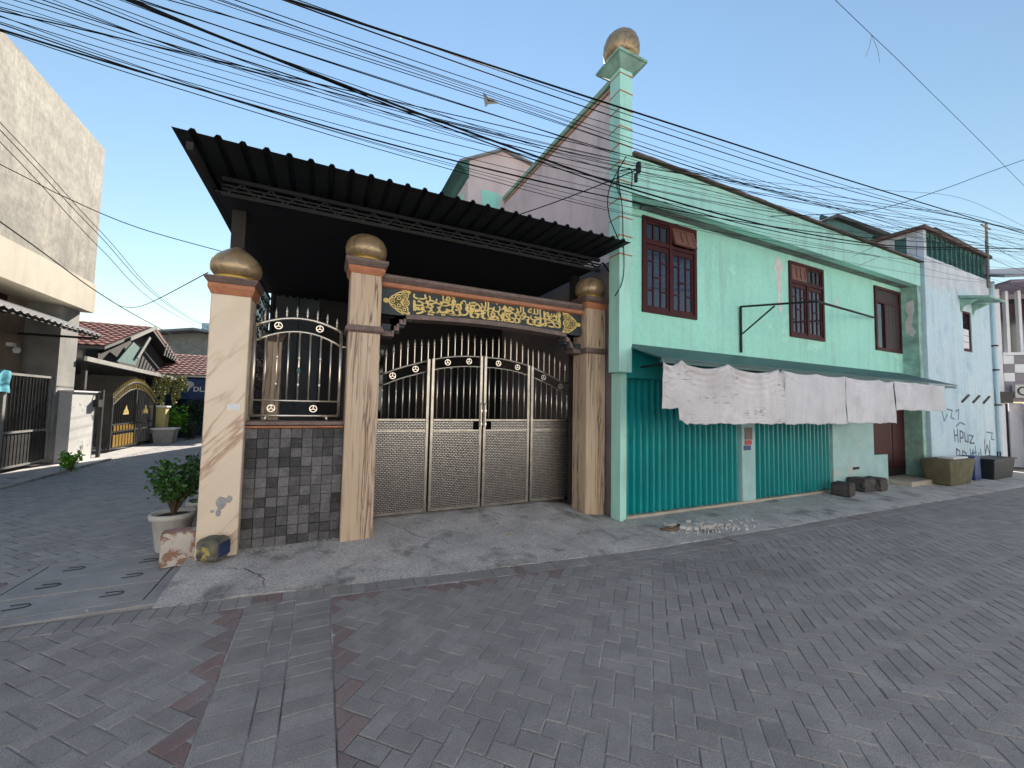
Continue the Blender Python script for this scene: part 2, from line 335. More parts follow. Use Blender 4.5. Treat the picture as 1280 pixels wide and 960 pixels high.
def leaf_build(mb, name, material, parent, label=None):
    off = parent_origin(parent); me = bpy.data.meshes.new(name)
    me.from_pydata([(x-off[0], y-off[1], z-off[2]) for x, y, z in mb.v], [], mb.f)
    at = me.attributes.new('rnd', 'FLOAT', 'FACE'); v = []
    for i in range(len(mb.f)//4): v += [random.random()]*4
    at.data.foreach_set('value', v)
    return link(name, me, material, parent, label)
def on_y(o_pts, y, z0=0): return [(p[0], y, p[1]) for p in o_pts]
def strokes(mb, lines, y, w, d=.004):       # flat brush strokes lying on a wall that faces -Y
    for l in lines:
        for a, b in zip(l[:-1], l[1:]): mb.bar((a[0], y, a[1]), (b[0], y, b[1]), w, d)
        for a in l: mb.prism([(a[0]+w*.5*math.cos(t*math.pi/3), a[1]+w*.5*math.sin(t*math.pi/3)) for t in range(6)], 'y', y-d*.45, y+d*.45)
def text_mesh(body, size, extrude=.003, xs=1.0, offset=0.0):
    cu = bpy.data.curves.new('lettering', 'FONT'); cu.body = body; cu.size = size; cu.extrude = extrude; cu.align_x = 'CENTER'; cu.offset = offset; cu.resolution_u = 3
    o = bpy.data.objects.new('lettering', cu); COL.objects.link(o)
    dg = bpy.context.evaluated_depsgraph_get(); dg.update()
    me = bpy.data.meshes.new_from_object(o.evaluated_get(dg)); bpy.data.objects.remove(o); bpy.data.curves.remove(cu)
    me.transform(Matrix.Diagonal((xs, 1, 1, 1))); return me


# ------------------------------------------------------------------ ground, road, alley
struct(MB().add([(-400, -400, -.06), (400, -400, -.06), (400, 400, -.06), (-400, 400, -.06)], [(0, 1, 2, 3)]), 'ground', 'earth')

EDGE = [(-30, 4.35), (-1.95, 4.09), (-.2, 3.95), (1.46, 3.72), (3.68, 3.5), (14.6, 3.23), (40, 2.9)]   # where the road meets the paved edge
def edge_y(x):
    for (a, ya), (b, yb) in zip(EDGE[:-1], EDGE[1:]):
        if a <= x <= b: return ya+(yb-ya)*(x-a)/(b-a)
    return EDGE[-1][1]
road = struct(MB().prism([(-30, -14), (40, -14), *[(x, y-.004) for x, y in EDGE[::-1]]], 'z', -.055, -.0062), 'road', 'joint')
alley = struct(MB().prism([(-4.9, 4.1), (-2.36, 4.1), (-2.36, 5.46), (-1.1, 5.46), (-1.1, 30), (-4.95, 30)], 'z', -.055, -.016), 'alley', 'joint_dark')

PW = .104
def clip(poly, hp):                 # keep a*x+b*y<=c
    a, b, c = hp; out = []
    for i, p in enumerate(poly):
        q = poly[(i+1) % len(poly)]; dp = a*p[0]+b*p[1]-c; dq = a*q[0]+b*q[1]-c
        if dp <= 0: out.append(p)
        if (dp < 0 < dq) or (dq < 0 < dp):
            t = dp/(dp-dq); out.append((p[0]+(q[0]-p[0])*t, p[1]+(q[1]-p[1])*t))
    return out
def area(p): return abs(sum(p[i][0]*p[(i+1) % len(p)][1]-p[(i+1) % len(p)][0]*p[i][1] for i in range(len(p))))/2
S2 = math.sqrt(.5)
def herring(x0, x1, y0, y1):
    """2:1 herringbone at 45 degrees to the street: yields (centre, along_u, polygon)"""
    us = [(x-y)*S2 for x in (x0, x1) for y in (y0, y1)]; vs = [(x+y)*S2 for x in (x0, x1) for y in (y0, y1)]
    for i in range(int(min(us)/PW)-2, int(max(us)/PW)+3):
        for j in range(int(min(vs)/PW)-2, int(max(vs)/PW)+3):
            k = (i-j) % 4
            if k == 0: w, h = 2, 1
            elif k == 3: w, h = 1, 2
            else: continue
            q = [(i, j), (i+w, j), (i+w, j+h), (i, j+h)]
            P = [((u+v)*PW*S2, (v-u)*PW*S2) for u, v in q]
            c = (sum(p[0] for p in P)/4, sum(p[1] for p in P)/4)
            if x0-.15 < c[0] < x1+.15 and y0-.15 < c[1] < y1+.15: yield c, w == 2, P
def in_view(c, pad=20):
    d = Vector((c[0], c[1], -CAM_H)); z = d.dot(Fw)
    if z < .3: return False
    x = 640+F_PX*d.dot(Rt)/z; y = 480-F_PX*d.dot(Up)/z
    return -pad < x < 1280+pad and y < 960+pad
pieces = []     # (where, centre, polygon, full rectangle?, material)
for c, along, P in herring(-9, 17, -1.5, 4.4):
    if -.48 < c[0] < .13 and abs(c[0]+.175) < .2: continue
    hp = []
    if c[0] > -.175: hp.append((-1, 0, -.13))
    else: hp.append((1, 0, .48)); hp = [(1, 0, -.48)]
    xe = max(c[0], -8.9); sl = (edge_y(xe+.3)-edge_y(xe-.3))/.6
    bw = .215
    hp.append((-sl, 1, edge_y(xe)-sl*xe-bw))
    Q = P
    for h in hp:
        Q = clip(Q, h)
        if len(Q) < 3: break
    if len(Q) < 3: continue
    A = area(Q)
    if A < .0012: continue
    full = A > .995*PW*PW*2
    near = c[0] < 2.2
    red = (not full) and near and (abs(c[0]+.175) < .55 or c[0] > 0) and random.random() < .85
    pieces.append(('road', c if full else (sum(p[0] for p in Q)/len(Q), sum(p[1] for p in Q)/len(Q)), Q, full and along+1, 'paver_red' if red else 'paver'))
# the straight strip of three columns
y = -1.5
cols = ((-.478, -.252, .104, 0), (-.25, -.128, .208, .03), (-.126, .128, .104, .05))
for xa, xb, st, ph in cols:
    y = -1.5+ph
    while y < 3.72:
        Q = [(xa, y), (xb, y), (xb, y+st), (xa, y+st)]
        pieces.append(('road', ((xa+xb)/2, y+st/2), Q, False, 'paver')); y += st
# border course along the edge
x = -8.0
while x < 16:
    x2 = x+.105
    if not (-.5 < x+.05 < -.5):
        Q = [(x, edge_y(x)-.21), (x2, edge_y(x2)-.21), (x2, edge_y(x2)-.018), (x, edge_y(x)-.018)]
        pieces.append(('road', (x+.05, edge_y(x)-.1), Q, False, 'paver_red' if random.random() < .12 else 'paver'))
    x = x2
for c, along, P in herring(-5, -1.1, 4.1, 22):
    hp = [(-1, 0, 4.93), (1, 0, -1.1), (0, -1, -4.1)]
    if c[1] < 5.46: hp.append((1, 0, -2.36) if c[0] < -1.8 else (0, -1, -5.46))
    Q = P
    for h in hp:
        Q = clip(Q, h)
        if len(Q) < 3: break
    if len(Q) < 3 or area(Q) < .0012: continue
    full = area(Q) > .995*PW*PW*2
    pieces.append(('alley', c, Q, full and along+1, 'paver_red' if (not full and c[0] > -2.5 and random.random() < .6) else 'paver_alley'))

def paver_rings(Q, cx, cy, g=0):
    n = len(Q); v = []
    def ring(sh, z):
        for x, y in Q:
            dx, dy = x-cx, y-cy; l = math.hypot(dx, dy) or 1
            k = max(0, 1-sh*1.35/l); v.append((cx+dx*k-cx, cy+dy*k-cy, z))
    ring(.0026+g, -.022); ring(.0030+g, -.004); ring(.0085+g, 0)
    f = [tuple(range(2*n, 3*n))]
    for r in (0, 1):
        f += [(r*n+i, r*n+(i+1) % n, (r+1)*n+(i+1) % n, (r+1)*n+i) for i in range(n)]
    return v, f
half = PW
full_me = bpy.data.meshes.new('paver'); v_, f_ = paver_rings([(-PW, -PW/2), (PW, -PW/2), (PW, PW/2), (-PW, PW/2)], 0, 0)
full_me.from_pydata(v_, [], f_); full_me.materials.append(MATS['paver'])
full_al = bpy.data.meshes.new('paver'); v_, f_ = paver_rings([(-PW, -PW/2), (PW, -PW/2), (PW, PW/2), (-PW, PW/2)], 0, 0, .004); full_al.from_pydata(v_, [], f_); full_al.materials.append(MATS['paver_alley'])
for where, host, limit in (('road', road, 300), ('alley', alley, 180)):
    mine = [p for p in pieces if p[0] == where]
    mine.sort(key=lambda p: (not in_view(p[1], 0), math.hypot(p[1][0], p[1][1])))
    single, rest = mine[:limit], mine[limit:]
    for _, c, Q, full, ma in single:
        if full:
            o = bpy.data.objects.new('paver', full_me if where == 'road' else full_al); COL.objects.link(o); o.rotation_euler = (0, 0, R(-45 if full == 2 else 45))
        else:
            me = bpy.data.meshes.new('paver'); cx, cy = c; v, f = paver_rings(Q, cx, cy, .004 if where == 'alley' else 0); me.from_pydata(v, [], f); me.materials.append(MATS[ma])
            o = bpy.data.objects.new('paver', me); COL.objects.link(o)
        o.location = (c[0], c[1], random.uniform(-.002, .0015)); o.parent = host
        o.rotation_euler.x = random.uniform(-.006, .006); o.rotation_euler.y = random.uniform(-.006, .006)
    for ma in ('paver', 'paver_alley', 'paver_red'):
        V = []; Fc = []; RN = []
        for _, c, Q, full, mm in rest:
            if mm != ma: continue
            v, f = paver_rings(Q, c[0], c[1], .004 if where == 'alley' else 0); o = len(V); dz = random.uniform(-.002, .0015); tx, ty = random.uniform(-.008, .008), random.uniform(-.008, .008)
            V += [(x+c[0], y+c[1], z+dz+x*tx+y*ty) for x, y, z in v]; Fc += [tuple(i+o for i in q) for q in f]; RN += [random.random()]*len(f)
        if not V: continue
        me = bpy.data.meshes.new('pavers'); me.from_pydata(V, [], Fc); at = me.attributes.new('rnd', 'FLOAT', 'FACE'); at.data.foreach_set('value', RN)
        o = link('pavers', me, ma, host); o['kind'] = 'stuff'

# concrete apron that ramps up to the gate, and the strip before the shop fronts
def sheet(f, xs, ys, thick=.06):    # f(x, t)->(x,y,z), top surface with a skirt
    mb = MB(); nx, ny = len(xs), len(ys); v = [f(x, t) for x in xs for t in ys]; fc = []
    for i in range(nx-1):
        for j in range(ny-1): fc.append((i*ny+j, (i+1)*ny+j, (i+1)*ny+j+1, i*ny+j+1))
    def skirt(ids):
        o = len(v); v.extend(v[i] for i in ids); v.extend((v[i][0], v[i][1], v[i][2]-thick) for i in ids); k = len(ids)
        fc.extend((o+i, o+i+1, o+k+i+1, o+k+i) for i in range(k-1))
    skirt([i*ny for i in range(nx)]); skirt([i*ny+ny-1 for i in range(nx)][::-1]); skirt(list(range(ny))[::-1]); skirt([(nx-1)*ny+j for j in range(ny)])
    return mb.add(v, fc)
def wob(x, y): return .006*math.sin(x*3.1+y*2.3)+.004*math.sin(x*7.7-y*5.1)
def apron_f(x, t):
    y0 = edge_y(x)+.010*math.sin(x*9)+.008*math.sin(x*23+1)+.005*math.sin(x*57); y1 = 5.95 if x < 3.88 else 4.45; y = y0+(y1-y0)*t
    ramp = min(1, max(0, (4.0-x)/.9)); z = -.001+(.147*min(1, (y-y0)/1.75))*ramp
    return (x, y, z+wob(x, y)*.6)
apron = struct(sheet(apron_f, [-1.12+i*.0575 for i in range(89)], [i/14 for i in range(15)], .09), 'driveway_apron', 'concrete', smooth=True)
def strip_f(x, t):
    y0 = edge_y(x)+.008*math.sin(x*5)+.006*math.sin(x*13); y = y0+(4.62-y0)*t
    return (x, y, .001+.030*min(1, t*2.5)+wob(x, y)*.5)
struct(sheet(strip_f, [3.93+i*.3 for i in range(48)], [0, .12, .25, .5, .75, 1], .09), 'pavement', 'concrete', smooth=True)
struct(MB().prism([(18.3, edge_y(18.3)), (40, 2.9), (40, 4.6), (18.3, 4.6)], 'z', -.05, .03), 'pavement', 'concrete')
# drain cover of three slabs in a concrete frame
fr = struct(MB().box(-2.36, -1.10, 4.10, 4.20, -.05, .004).box(-2.36, -2.28, 4.2, 5.46, -.05, .004).box(-1.22, -1.12, 4.2, 5.46, -.05, .004).box(-2.28, -1.22, 5.37, 5.46, -.05, .004), 'drain_frame', 'slab')
MB().box(-2.28, -1.22, 4.2, 5.37, -.05, -.03).build('drain_bed', 'groove', fr)
for i in range(3):
    y0 = 4.218+i*.386
    t = thing('drain_cover', ['concrete drain slab nearest the road, with two wire lifting loops', 'middle one of the three concrete drain slabs', 'concrete drain slab farthest from the road, beside the white block'][i], 'drain cover', (-1.75, y0+.19, -.03), 'drain slabs at the alley corner')
    MB().box(-2.266, -1.234, y0, y0+.362, -.03, .004+.003*(i % 2)).build('slab', 'slab', t, bev=.003)
    for xx in (-2.02, -1.48):
        yy = y0+.19
        MB().tube([(xx-.07, yy-.038, .012), (xx+.045, yy-.032, .012), (xx+.068, yy, .012), (xx+.045, yy+.032, .012), (xx-.06, yy+.038, .012)], .0038, 6).build('lifting_loop', 'groove', t)
# raised walk on the far side of the alley
struct(MB().prism([(-5.95, 6), (-4.95, 6), (-5.0, 14.2), (-5.95, 14.2)], 'z', -.05, .03), 'alley_walk', 'concrete')
struct(MB().prism([(-12, 14.2), (-4.97, 14.2), (-4.97, 34), (-12, 34)], 'z', -.05, .002), 'yard', 'slab')

rn = random.Random(77); mb = MB()
def grit(x, y, z, s):
    a = rn.uniform(0, 6.28); q = [(x+s*math.cos(a+u)*rn.uniform(.6, 1.2), y+s*math.sin(a+u)*rn.uniform(.6, 1.2)) for u in (0, 1.5, 3.0, 4.5)]
    mb.prism(q, 'z', z-.004, z+s*rn.uniform(.3, .8))
for k in range(420):
    x = rn.uniform(-1.0, 9.0); grit(x, edge_y(x)+rn.gauss(-.03, .05), .003, rn.uniform(.002, .009))
for k in range(260):
    x = rn.uniform(-.72, .25); y = 4.95-abs(rn.gauss(0, .06)); grit(x, y, apron_f(x, (y-edge_y(x))/(5.95-edge_y(x)))[2], rn.uniform(.003, .014))
for k in range(200):
    x = rn.uniform(.4, 3.6); y = 4.0+rn.random()**.6*1.3; grit(x, y, apron_f(x, (y-edge_y(x))/(5.95-edge_y(x)))[2], rn.uniform(.002, .007))
for k in range(260): grit(rn.uniform(-2, 6), rn.uniform(.8, 3.6), .001, rn.uniform(.0015, .005))
o = struct(mb, 'grit', 'rubble_grey', 'stuff')

for k, pts in enumerate((((.75, 5.3), (.95, 4.95), (1.05, 4.7), (1.3, 4.5), (1.42, 4.2)), ((2.2, 5.25), (2.3, 5.0), (2.62, 4.85), (2.7, 4.6)), ((-.9, 4.6), (-.6, 4.5), (-.42, 4.28), (-.38, 4.02)), ((1.05, 4.7), (1.35, 4.78), (1.7, 4.72)))):
    mb = MB(); rn = random.Random(k); P = []
    for a, b in zip(pts[:-1], pts[1:]):
        for q in range(8): t = q/8; P.append((a[0]+(b[0]-a[0])*t+rn.gauss(0, .008), a[1]+(b[1]-a[1])*t+rn.gauss(0, .008)))
    P = [(x, y, apron_f(x, (y-edge_y(x))/(5.95-edge_y(x)))[2]+.0015) for x, y in P]
    V = []; Fc = []
    for i, p in enumerate(P):
        w = .0035*math.sin(math.pi*(i+.6)/len(P))+.001; V += [(p[0]-w, p[1], p[2]), (p[0]+w, p[1]+w, p[2])]
    for i in range(len(P)-1): Fc.append((2*i, 2*i+1, 2*i+3, 2*i+2))
    link('crack', mb.add(V, Fc).mesh('crack'), 'groove', apron)

# ------------------------------------------------------------------ gate pillars, lintel, tiled wall
def frustum(mb, cx, cy, z0, z1, h0, h1, d0=None, d1=None):
    d0 = h0 if d0 is None else d0; d1 = h1 if d1 is None else d1
    return mb.add([(cx-h0, cy-d0, z0), (cx+h0, cy-d0, z0), (cx+h0, cy+d0, z0), (cx-h0, cy+d0, z0), (cx-h1, cy-d1, z1), (cx+h1, cy-d1, z1), (cx+h1, cy+d1, z1), (cx-h1, cy+d1, z1)],
                  [(3, 2, 1, 0), (4, 5, 6, 7), (0, 1, 5, 4), (1, 2, 6, 5), (2, 3, 7, 6), (3, 0, 4, 7)])
def onion(r, h, tip):       # profile of an onion dome, from its neck upwards
    P = [(.70, 0), (.86, .06), (.97, .16), (1.0, .30), (.95, .46), (.80, .62), (.58, .75), (.36, .86), (.18, .93), (.07, .98), (.0, 1.0)]
    if not tip: P = [(.70, 0), (.88, .08), (.98, .22), (1.0, .40), (.95, .58), (.82, .76), (.60, .89), (.32, .97), (0, 1)]
    return [(a*r, b*h) for a, b in P]
def ribdome(mb, prof, c, ribs=18, n=108):      # lathe with shallow slanting ribs
    k = len(prof); v = []; f = []
    P = [prof[0]]
    for a, b in zip(prof[:-1], prof[1:]): P += [((a[0]+b[0])/2, (a[1]+b[1])/2+.0), b]
    k = len(P); H = P[-1][1]
    for i in range(n):
        t = 2*math.pi*i/n
        for r, z in P:
            q = r*(1-.022*abs(math.sin(ribs/2*(t+.9*z/H)))**.5); v.append((c[0]+q*math.cos(t), c[1]+q*math.sin(t), c[2]+z))
    for i in range(n):
        for j in range(k-1): a = i*k+j; b = ((i+1) % n)*k+j; f.append((a, b, b+1, a+1))
    return mb.add(v, f)
PY = 4.83
def pillar(label, x0, x1, stone, z_or, z_cap, z_dome, z_top, r, tip, band, depth=.36):
    cx, cy = (x0+x1)/2, PY+depth/2; w = (x1-x0)/2
    t = thing('gate_pillar', label, 'pillar', (cx, cy, .0), 'domed pillars of the gateway')
    MB().box(x0, x1, PY, PY+depth, 0, z_or).build('shaft', stone, t, bev=.008)
    mb = MB(); frustum(mb, cx, cy, z_or, z_or+(z_cap-z_or)*.55, w+.004, w+.03); mb.box(cx-w-.03, cx+w+.03, cy-w-.03, cy+w+.03, z_or+(z_cap-z_or)*.55, z_cap)
    mb.build('orange_moulding', 'orange_trim', t, bev=.004)
    mb = MB(); frustum(mb, cx, cy, z_cap, z_cap+.045, w+.032, w+.062); mb.box(cx-w-.062, cx+w+.062, cy-w-.062, cy+w+.062, z_cap+.045, z_dome-.045)
    mb.build('cap', 'cap_stone', t, bev=.006)
    MB().lathe([(0, z_dome-.045), (r*.80, z_dome-.045), (r*.84, z_dome-.025), (r*.82, z_dome-.004), (r*.7, z_dome+.004), (0, z_dome+.004)], (cx, cy, 0)).build('gold_ring', 'gold_paint', t, smooth=True)
    ribdome(MB(), onion(r, z_top-z_dome, tip), (cx, cy, z_dome)).build('dome', 'dome_marble', t, smooth=True)
    if band:
        mb = MB(); frustum(mb, cx, cy, 2.42, 2.445, w+.015, w+.035, depth/2+.015, depth/2+.035); mb.box(cx-w-.035, cx+w+.035, cy-depth/2-.035, cy+depth/2+.035, 2.445, 2.475); mb.box(cx-w-.022, cx+w+.022, cy-depth/2-.022, cy+depth/2+.022, 2.475, 2.505)
        mb.build('band', 'cap_stone', t, bev=.003)
    return t
p1 = pillar('cream marble corner pillar with brown veins and pointed onion dome', -1.05, -.71, 'marble_cream', 2.68, 2.79, 2.90, 3.25, .235, True, False)
p2 = pillar('wood-grained stone pillar between the tiled wall and the steel gate', .235, .58, 'wood_stone', 3.11, 3.195, 3.33, 3.635, .24, False, True)
p3 = pillar('wood-grained stone pillar beside the mint green shop house', 3.53, 3.88, 'wood_stone', 3.11, 3.195, 3.33, 3.635, .235, False, True)
# house-number plate, smears of grey filler on the marble pillar
MB().box(-.86, -.75, PY-.006, PY-.001, 1.515, 1.575).build('number_plate', 'white_paint', p1, 'small white sticker on the pillar front')
mb = MB()
for cx, cz, a, b in ((-.86, .60, .05, .075), (-.88, .50, .022, .06), (-.93, .52, .02, .02), (-.80, .62, .03, .05)):
    mb.prism([(cx+a*math.cos(k*.628)*random.uniform(.6, 1.1), cz+b*math.sin(k*.628)*random.uniform(.6, 1.1)) for k in range(10)], 'y', PY-.003, PY-.0005)
mb.build('filler_smear', 'slab', p1)

beam = thing('gateway_lintel', 'brown moulded lintel with gold Arabic calligraphy above the steel gate', 'lintel', (2.06, 5.0, 2.43))
MB().box(.582, 3.528, 4.97, 5.12, 2.70, 3.02).build('panel', 'slate', beam)
mb = MB(); mb.prism([(4.955, 3.02), (4.925, 3.035), (4.915, 3.075), (5.14, 3.075), (5.14, 3.02)], 'x', .583, 3.527); mb.build('orange_moulding', 'orange_trim', beam)
mb = MB(); mb.prism([(4.918, 3.077), (4.895, 3.10), (4.875, 3.125), (4.875, 3.16), (4.90, 3.175), (5.16, 3.175), (5.16, 3.077)], 'x', .583, 3.527); mb.build('top_moulding', 'cap_stone', beam)
low = [(.583, 2.425), (.72, 2.425), (.72, 2.50), (.78, 2.50), (.78, 2.585), (.86, 2.585), (.86, 2.655)]
arch = [(.86+k*(2.40)/16, 2.655+.045*math.sin(math.pi*k/16)) for k in range(17)]
low2 = [(3.26, 2.585), (3.33, 2.585), (3.33, 2.50), (3.39, 2.50), (3.39, 2.425), (3.527, 2.425)]
under = low+arch[1:]+low2
up = [(x, z+.058) for x, z in under]; up[0] = (.583, 2.49)
mb = MB()
def moulding(mb, path, th, y0, y1):
    for a, b in zip(path[:-1], path[1:]):
        if abs(a[0]-b[0]) < 1e-6: mb.box(a[0]-th*.0, a[0]+th, y0, y1, min(a[1], b[1]), max(a[1], b[1])+th) if a[0] < 2 else mb.box(a[0]-th, a[0], y0, y1, min(a[1], b[1]), max(a[1], b[1])+th)
        else: mb.prism([a, b, (b[0], b[1]+th), (a[0], a[1]+th)], 'y', y0, y1)
moulding(mb, [(x, z) for x, z in under], .028, 4.93, 5.15)
moulding(mb, [(x, z+.0275) for x, z in under], .032, 4.945, 5.14)
mb.build('lower_moulding', 'cap_stone', beam)
mb = MB(); moulding(mb, [(x, z+.056) for x, z in under], .10, 4.985, 5.10); mb.build('shoulder', 'slate', beam)
# calligraphy: Arabic verse in joined letter forms, three interlaced rows
ISO = dict(zip('ابتثجحخدذرزسشصضطظعغفقكلمنهويأة', [0xFE8D, 0xFE8F, 0xFE95, 0xFE99, 0xFE9D, 0xFEA1, 0xFEA5, 0xFEA9, 0xFEAB, 0xFEAD, 0xFEAF, 0xFEB1, 0xFEB5, 0xFEB9, 0xFEBD, 0xFEC1, 0xFEC5, 0xFEC9, 0xFECD, 0xFED1, 0xFED5, 0xFED9, 0xFEDD, 0xFEE1, 0xFEE5, 0xFEE9, 0xFEED, 0xFEF1, 0xFE83, 0xFE93]))
RIGHT = set('ادذرزوأة')
def shape(s):
    out = []
    for i, c in enumerate(s):
        if c == ' ': out.append(' '); continue
        pv = i > 0 and s[i-1] in ISO and s[i-1] not in RIGHT; nx = i+1 < len(s) and s[i+1] in ISO and c not in RIGHT
        out.append(chr(ISO[c]+(3 if pv and nx else 2 if nx else 1 if pv else 0)))
    return ''.join(out[::-1])
rows = ['بسم الله الرحمن الرحيم وقل رب', 'أدخلني مدخل صدق وأخرجني', 'مخرج صدق واجعل لي من', 'لدنك سلطانا نصيرا']
for k, s in enumerate(rows):
    me = text_mesh(shape(s), .165, .004, 1.0, .0028)
    xs = [v.co.x for v in me.vertices]; wdt = max(xs)-min(xs); me.transform(Matrix.Diagonal((2.18/wdt, 1, 1, 1)))
    xs = [v.co.x for v in me.vertices]; me.transform(Matrix.Translation((-(max(xs)+min(xs))/2, 0, 0)))
    me.transform(Matrix.Translation((2.06-2.06, 4.964-5.0-.0008*k, 2.935-.052*k-2.43)) @ Matrix.Rotation(R(90), 4, 'X'))
    link('calligraphy', me, 'gold_letter', beam, 'gold raised Arabic calligraphy')
for s, x in ((-1, .93), (1, 3.19)):      # palmette ornaments closing the band
    mb = MB(); y = 4.963
    mb.lathe([(0, -.012), (.03, -.012), (.036, 0), (0, .012)], (0, 0, 0), 14); n = len(mb.v)
    mb.v = [(x+s*.285+a*.9, y+c*.4, 2.865+b*.9) for a, b, c in mb.v]
    for dx, dz, r in ((.06, .085, .042), (.06, -.085, .042), (.13, .045, .045), (.13, -.045, .045), (.20, .0, .042), (.045, 0, .040), (.02, .135, .022), (.02, -.135, .022)):
        mb.ring((x+s*dx, y, 2.865+dz), r, .015, .008)
        mb.ring((x+s*dx, y, 2.865+dz), r*.42, .011, .008)
    for dz in (-1, 1):
        pts = [(x+s*.0, 2.865+dz*.16), (x+s*.08, 2.865+dz*.145), (x+s*.16, 2.865+dz*.10), (x+s*.22, 2.865+dz*.055), (x+s*.26, 2.865)]
        for a, b in zip(pts[:-1], pts[1:]): mb.bar((a[0], y, a[1]), (b[0], y, b[1]), .015, .008)
    mb.build('palmette', 'gold_letter', beam)

# tiled wall with sill
tw = thing('tiled_fence_wall', 'low fence wall clad in square grey stone tiles', 'wall', (-.24, 5.05, .05))
MB().box(-.71, .235, 4.975, 5.13, .0, 1.30).build('core', 'groove', tw)
ts = .1035; tile_me = MB().box(-ts/2+.0018, ts/2-.0018, -.012, .02, -ts/2+.0018, ts/2-.0018).mesh('tile', bev=.002); tile_me.materials.append(MATS['wall_tile'])
for r in range(12):
    for c in range(9):
        x = -.708+ts/2+c*.1048; z = .075+ts/2+r*.1035
        o = bpy.data.objects.new('tile', tile_me); COL.objects.link(o); o.parent = tw
        o.location = (x+.24, 4.966-5.05+random.uniform(-.010, .008), z-.05)
        o.rotation_euler = (random.uniform(-.02, .02), random.choice((0, math.pi/2, math.pi)), random.uniform(-.025, .025))
        if c == 8: o.scale = (1, 1, 1)
MB().prism([(4.955, 1.318), (4.93, 1.33), (4.93, 1.345), (5.15, 1.345), (5.15, 1.318)], 'x', -.709, .234).build('orange_moulding', 'orange_trim', tw)
MB().prism([(4.945, 1.347), (4.915, 1.36), (4.915, 1.395), (4.93, 1.402), (5.17, 1.402), (5.17, 1.347)], 'x', -.709, .234).build('sill', 'cap_stone', tw)

# ------------------------------------------------------------------ stainless fence panel and driveway gate
def spear(mb, x, y, z, s=1.0):       # spear finial: collar and faceted tip
    mb.lathe([(.006*s, 0), (.006*s, .03*s), (.013*s, .034*s), (.013*s, .045*s), (.007*s, .05*s), (.014*s, .07*s), (.012*s, .09*s), (0, .15*s)], (x, y, z), 8)
def emblem(t, x, y, z, r=.036):      # ring with a three-armed star
    mb = MB().ring((x, y, z), r, .009, .014)
    for a in (90, 210, 330):
        mb.bar((x, y, z), (x+r*math.cos(R(a)), y, z+r*math.sin(R(a))), .009, .012)
    return mb.build('emblem', 'steel', t)
def arc(x0, x1, za, zm, zb, n=12):
    return [(x0+(x1-x0)*k/n, (za*(1-k/n)+zb*k/n)+(zm-(za+zb)/2)*4*(k/n)*(1-k/n)) for k in range(n+1)]
def interp(p, x):
    for a, b in zip(p[:-1], p[1:]):
        if a[0]-1e-6 <= x <= b[0]+1e-6: return a[1]+(b[1]-a[1])*(x-a[0])/(b[0]-a[0])
    return p[-1][1]
FY = 5.02
fp = thing('fence_panel', 'arched stainless steel fence panel with spear tips on the tiled wall', 'fence panel', (-.26, FY, 1.40))
top = arc(-.68, .17, 2.43, 2.545, 2.43); lowa = arc(-.665, .155, 2.27, 2.395, 2.27)
mb = MB().tube([(x, FY, z) for x, z in top], .017, 8).tube([(x, FY, z) for x, z in lowa], .013, 8)
mb.tube([(-.68, FY, 1.45), (-.68, FY, 2.43)], .017, 8).tube([(.17, FY, 1.45), (.17, FY, 2.43)], .017, 8)
mb.tube([(-.68, FY, 1.455), (.17, FY, 1.455)], .015, 8).tube([(-.665, FY, 1.62), (.155, FY, 1.62)], .011, 8)
mb.tube([(-.70, FY, 2.26), (-.68, FY, 2.26)], .01).tube([(.17, FY, 2.26), (.235, FY, 2.26)], .01)
mb.tube([(-.55, FY, 1.40), (-.55, FY, 1.45)], .014).tube([(.05, FY, 1.40), (.05, FY, 1.45)], .014)
mb.build('frame', 'steel', fp, smooth=True)
for k in range(7):
    x = -.575+k*.107
    mb = MB().tube([(x, FY, 1.62), (x, FY, interp(lowa, x))], .0092, 6)
    if k % 2: mb.lathe([(.008, -.02), (.014, -.008), (.014, .008), (.008, .02)], (x, FY, 2.10), 8); mb.lathe([(.008, -.02), (.013, -.008), (.013, .008), (.008, .02)], (x, FY, 1.80), 8)
    mb.build('bar', 'steel', fp, smooth=True)
MB().lathe([(.008, -.035), (.02, -.012), (.02, .012), (.008, .035)], (-.254, FY, 1.96), 10).build('green_bead', 'teal', fp, smooth=True)
for k in range(8):
    x = -.60+k*.1025
    mb = MB(); spear(mb, x, FY, interp(top, x)+.012, .85); mb.build('spear_tip', 'steel', fp)
for x in (-.47, -.06): emblem(fp, x, FY, interp(top, x)-.072); emblem(fp, x-.03, FY, 1.535)

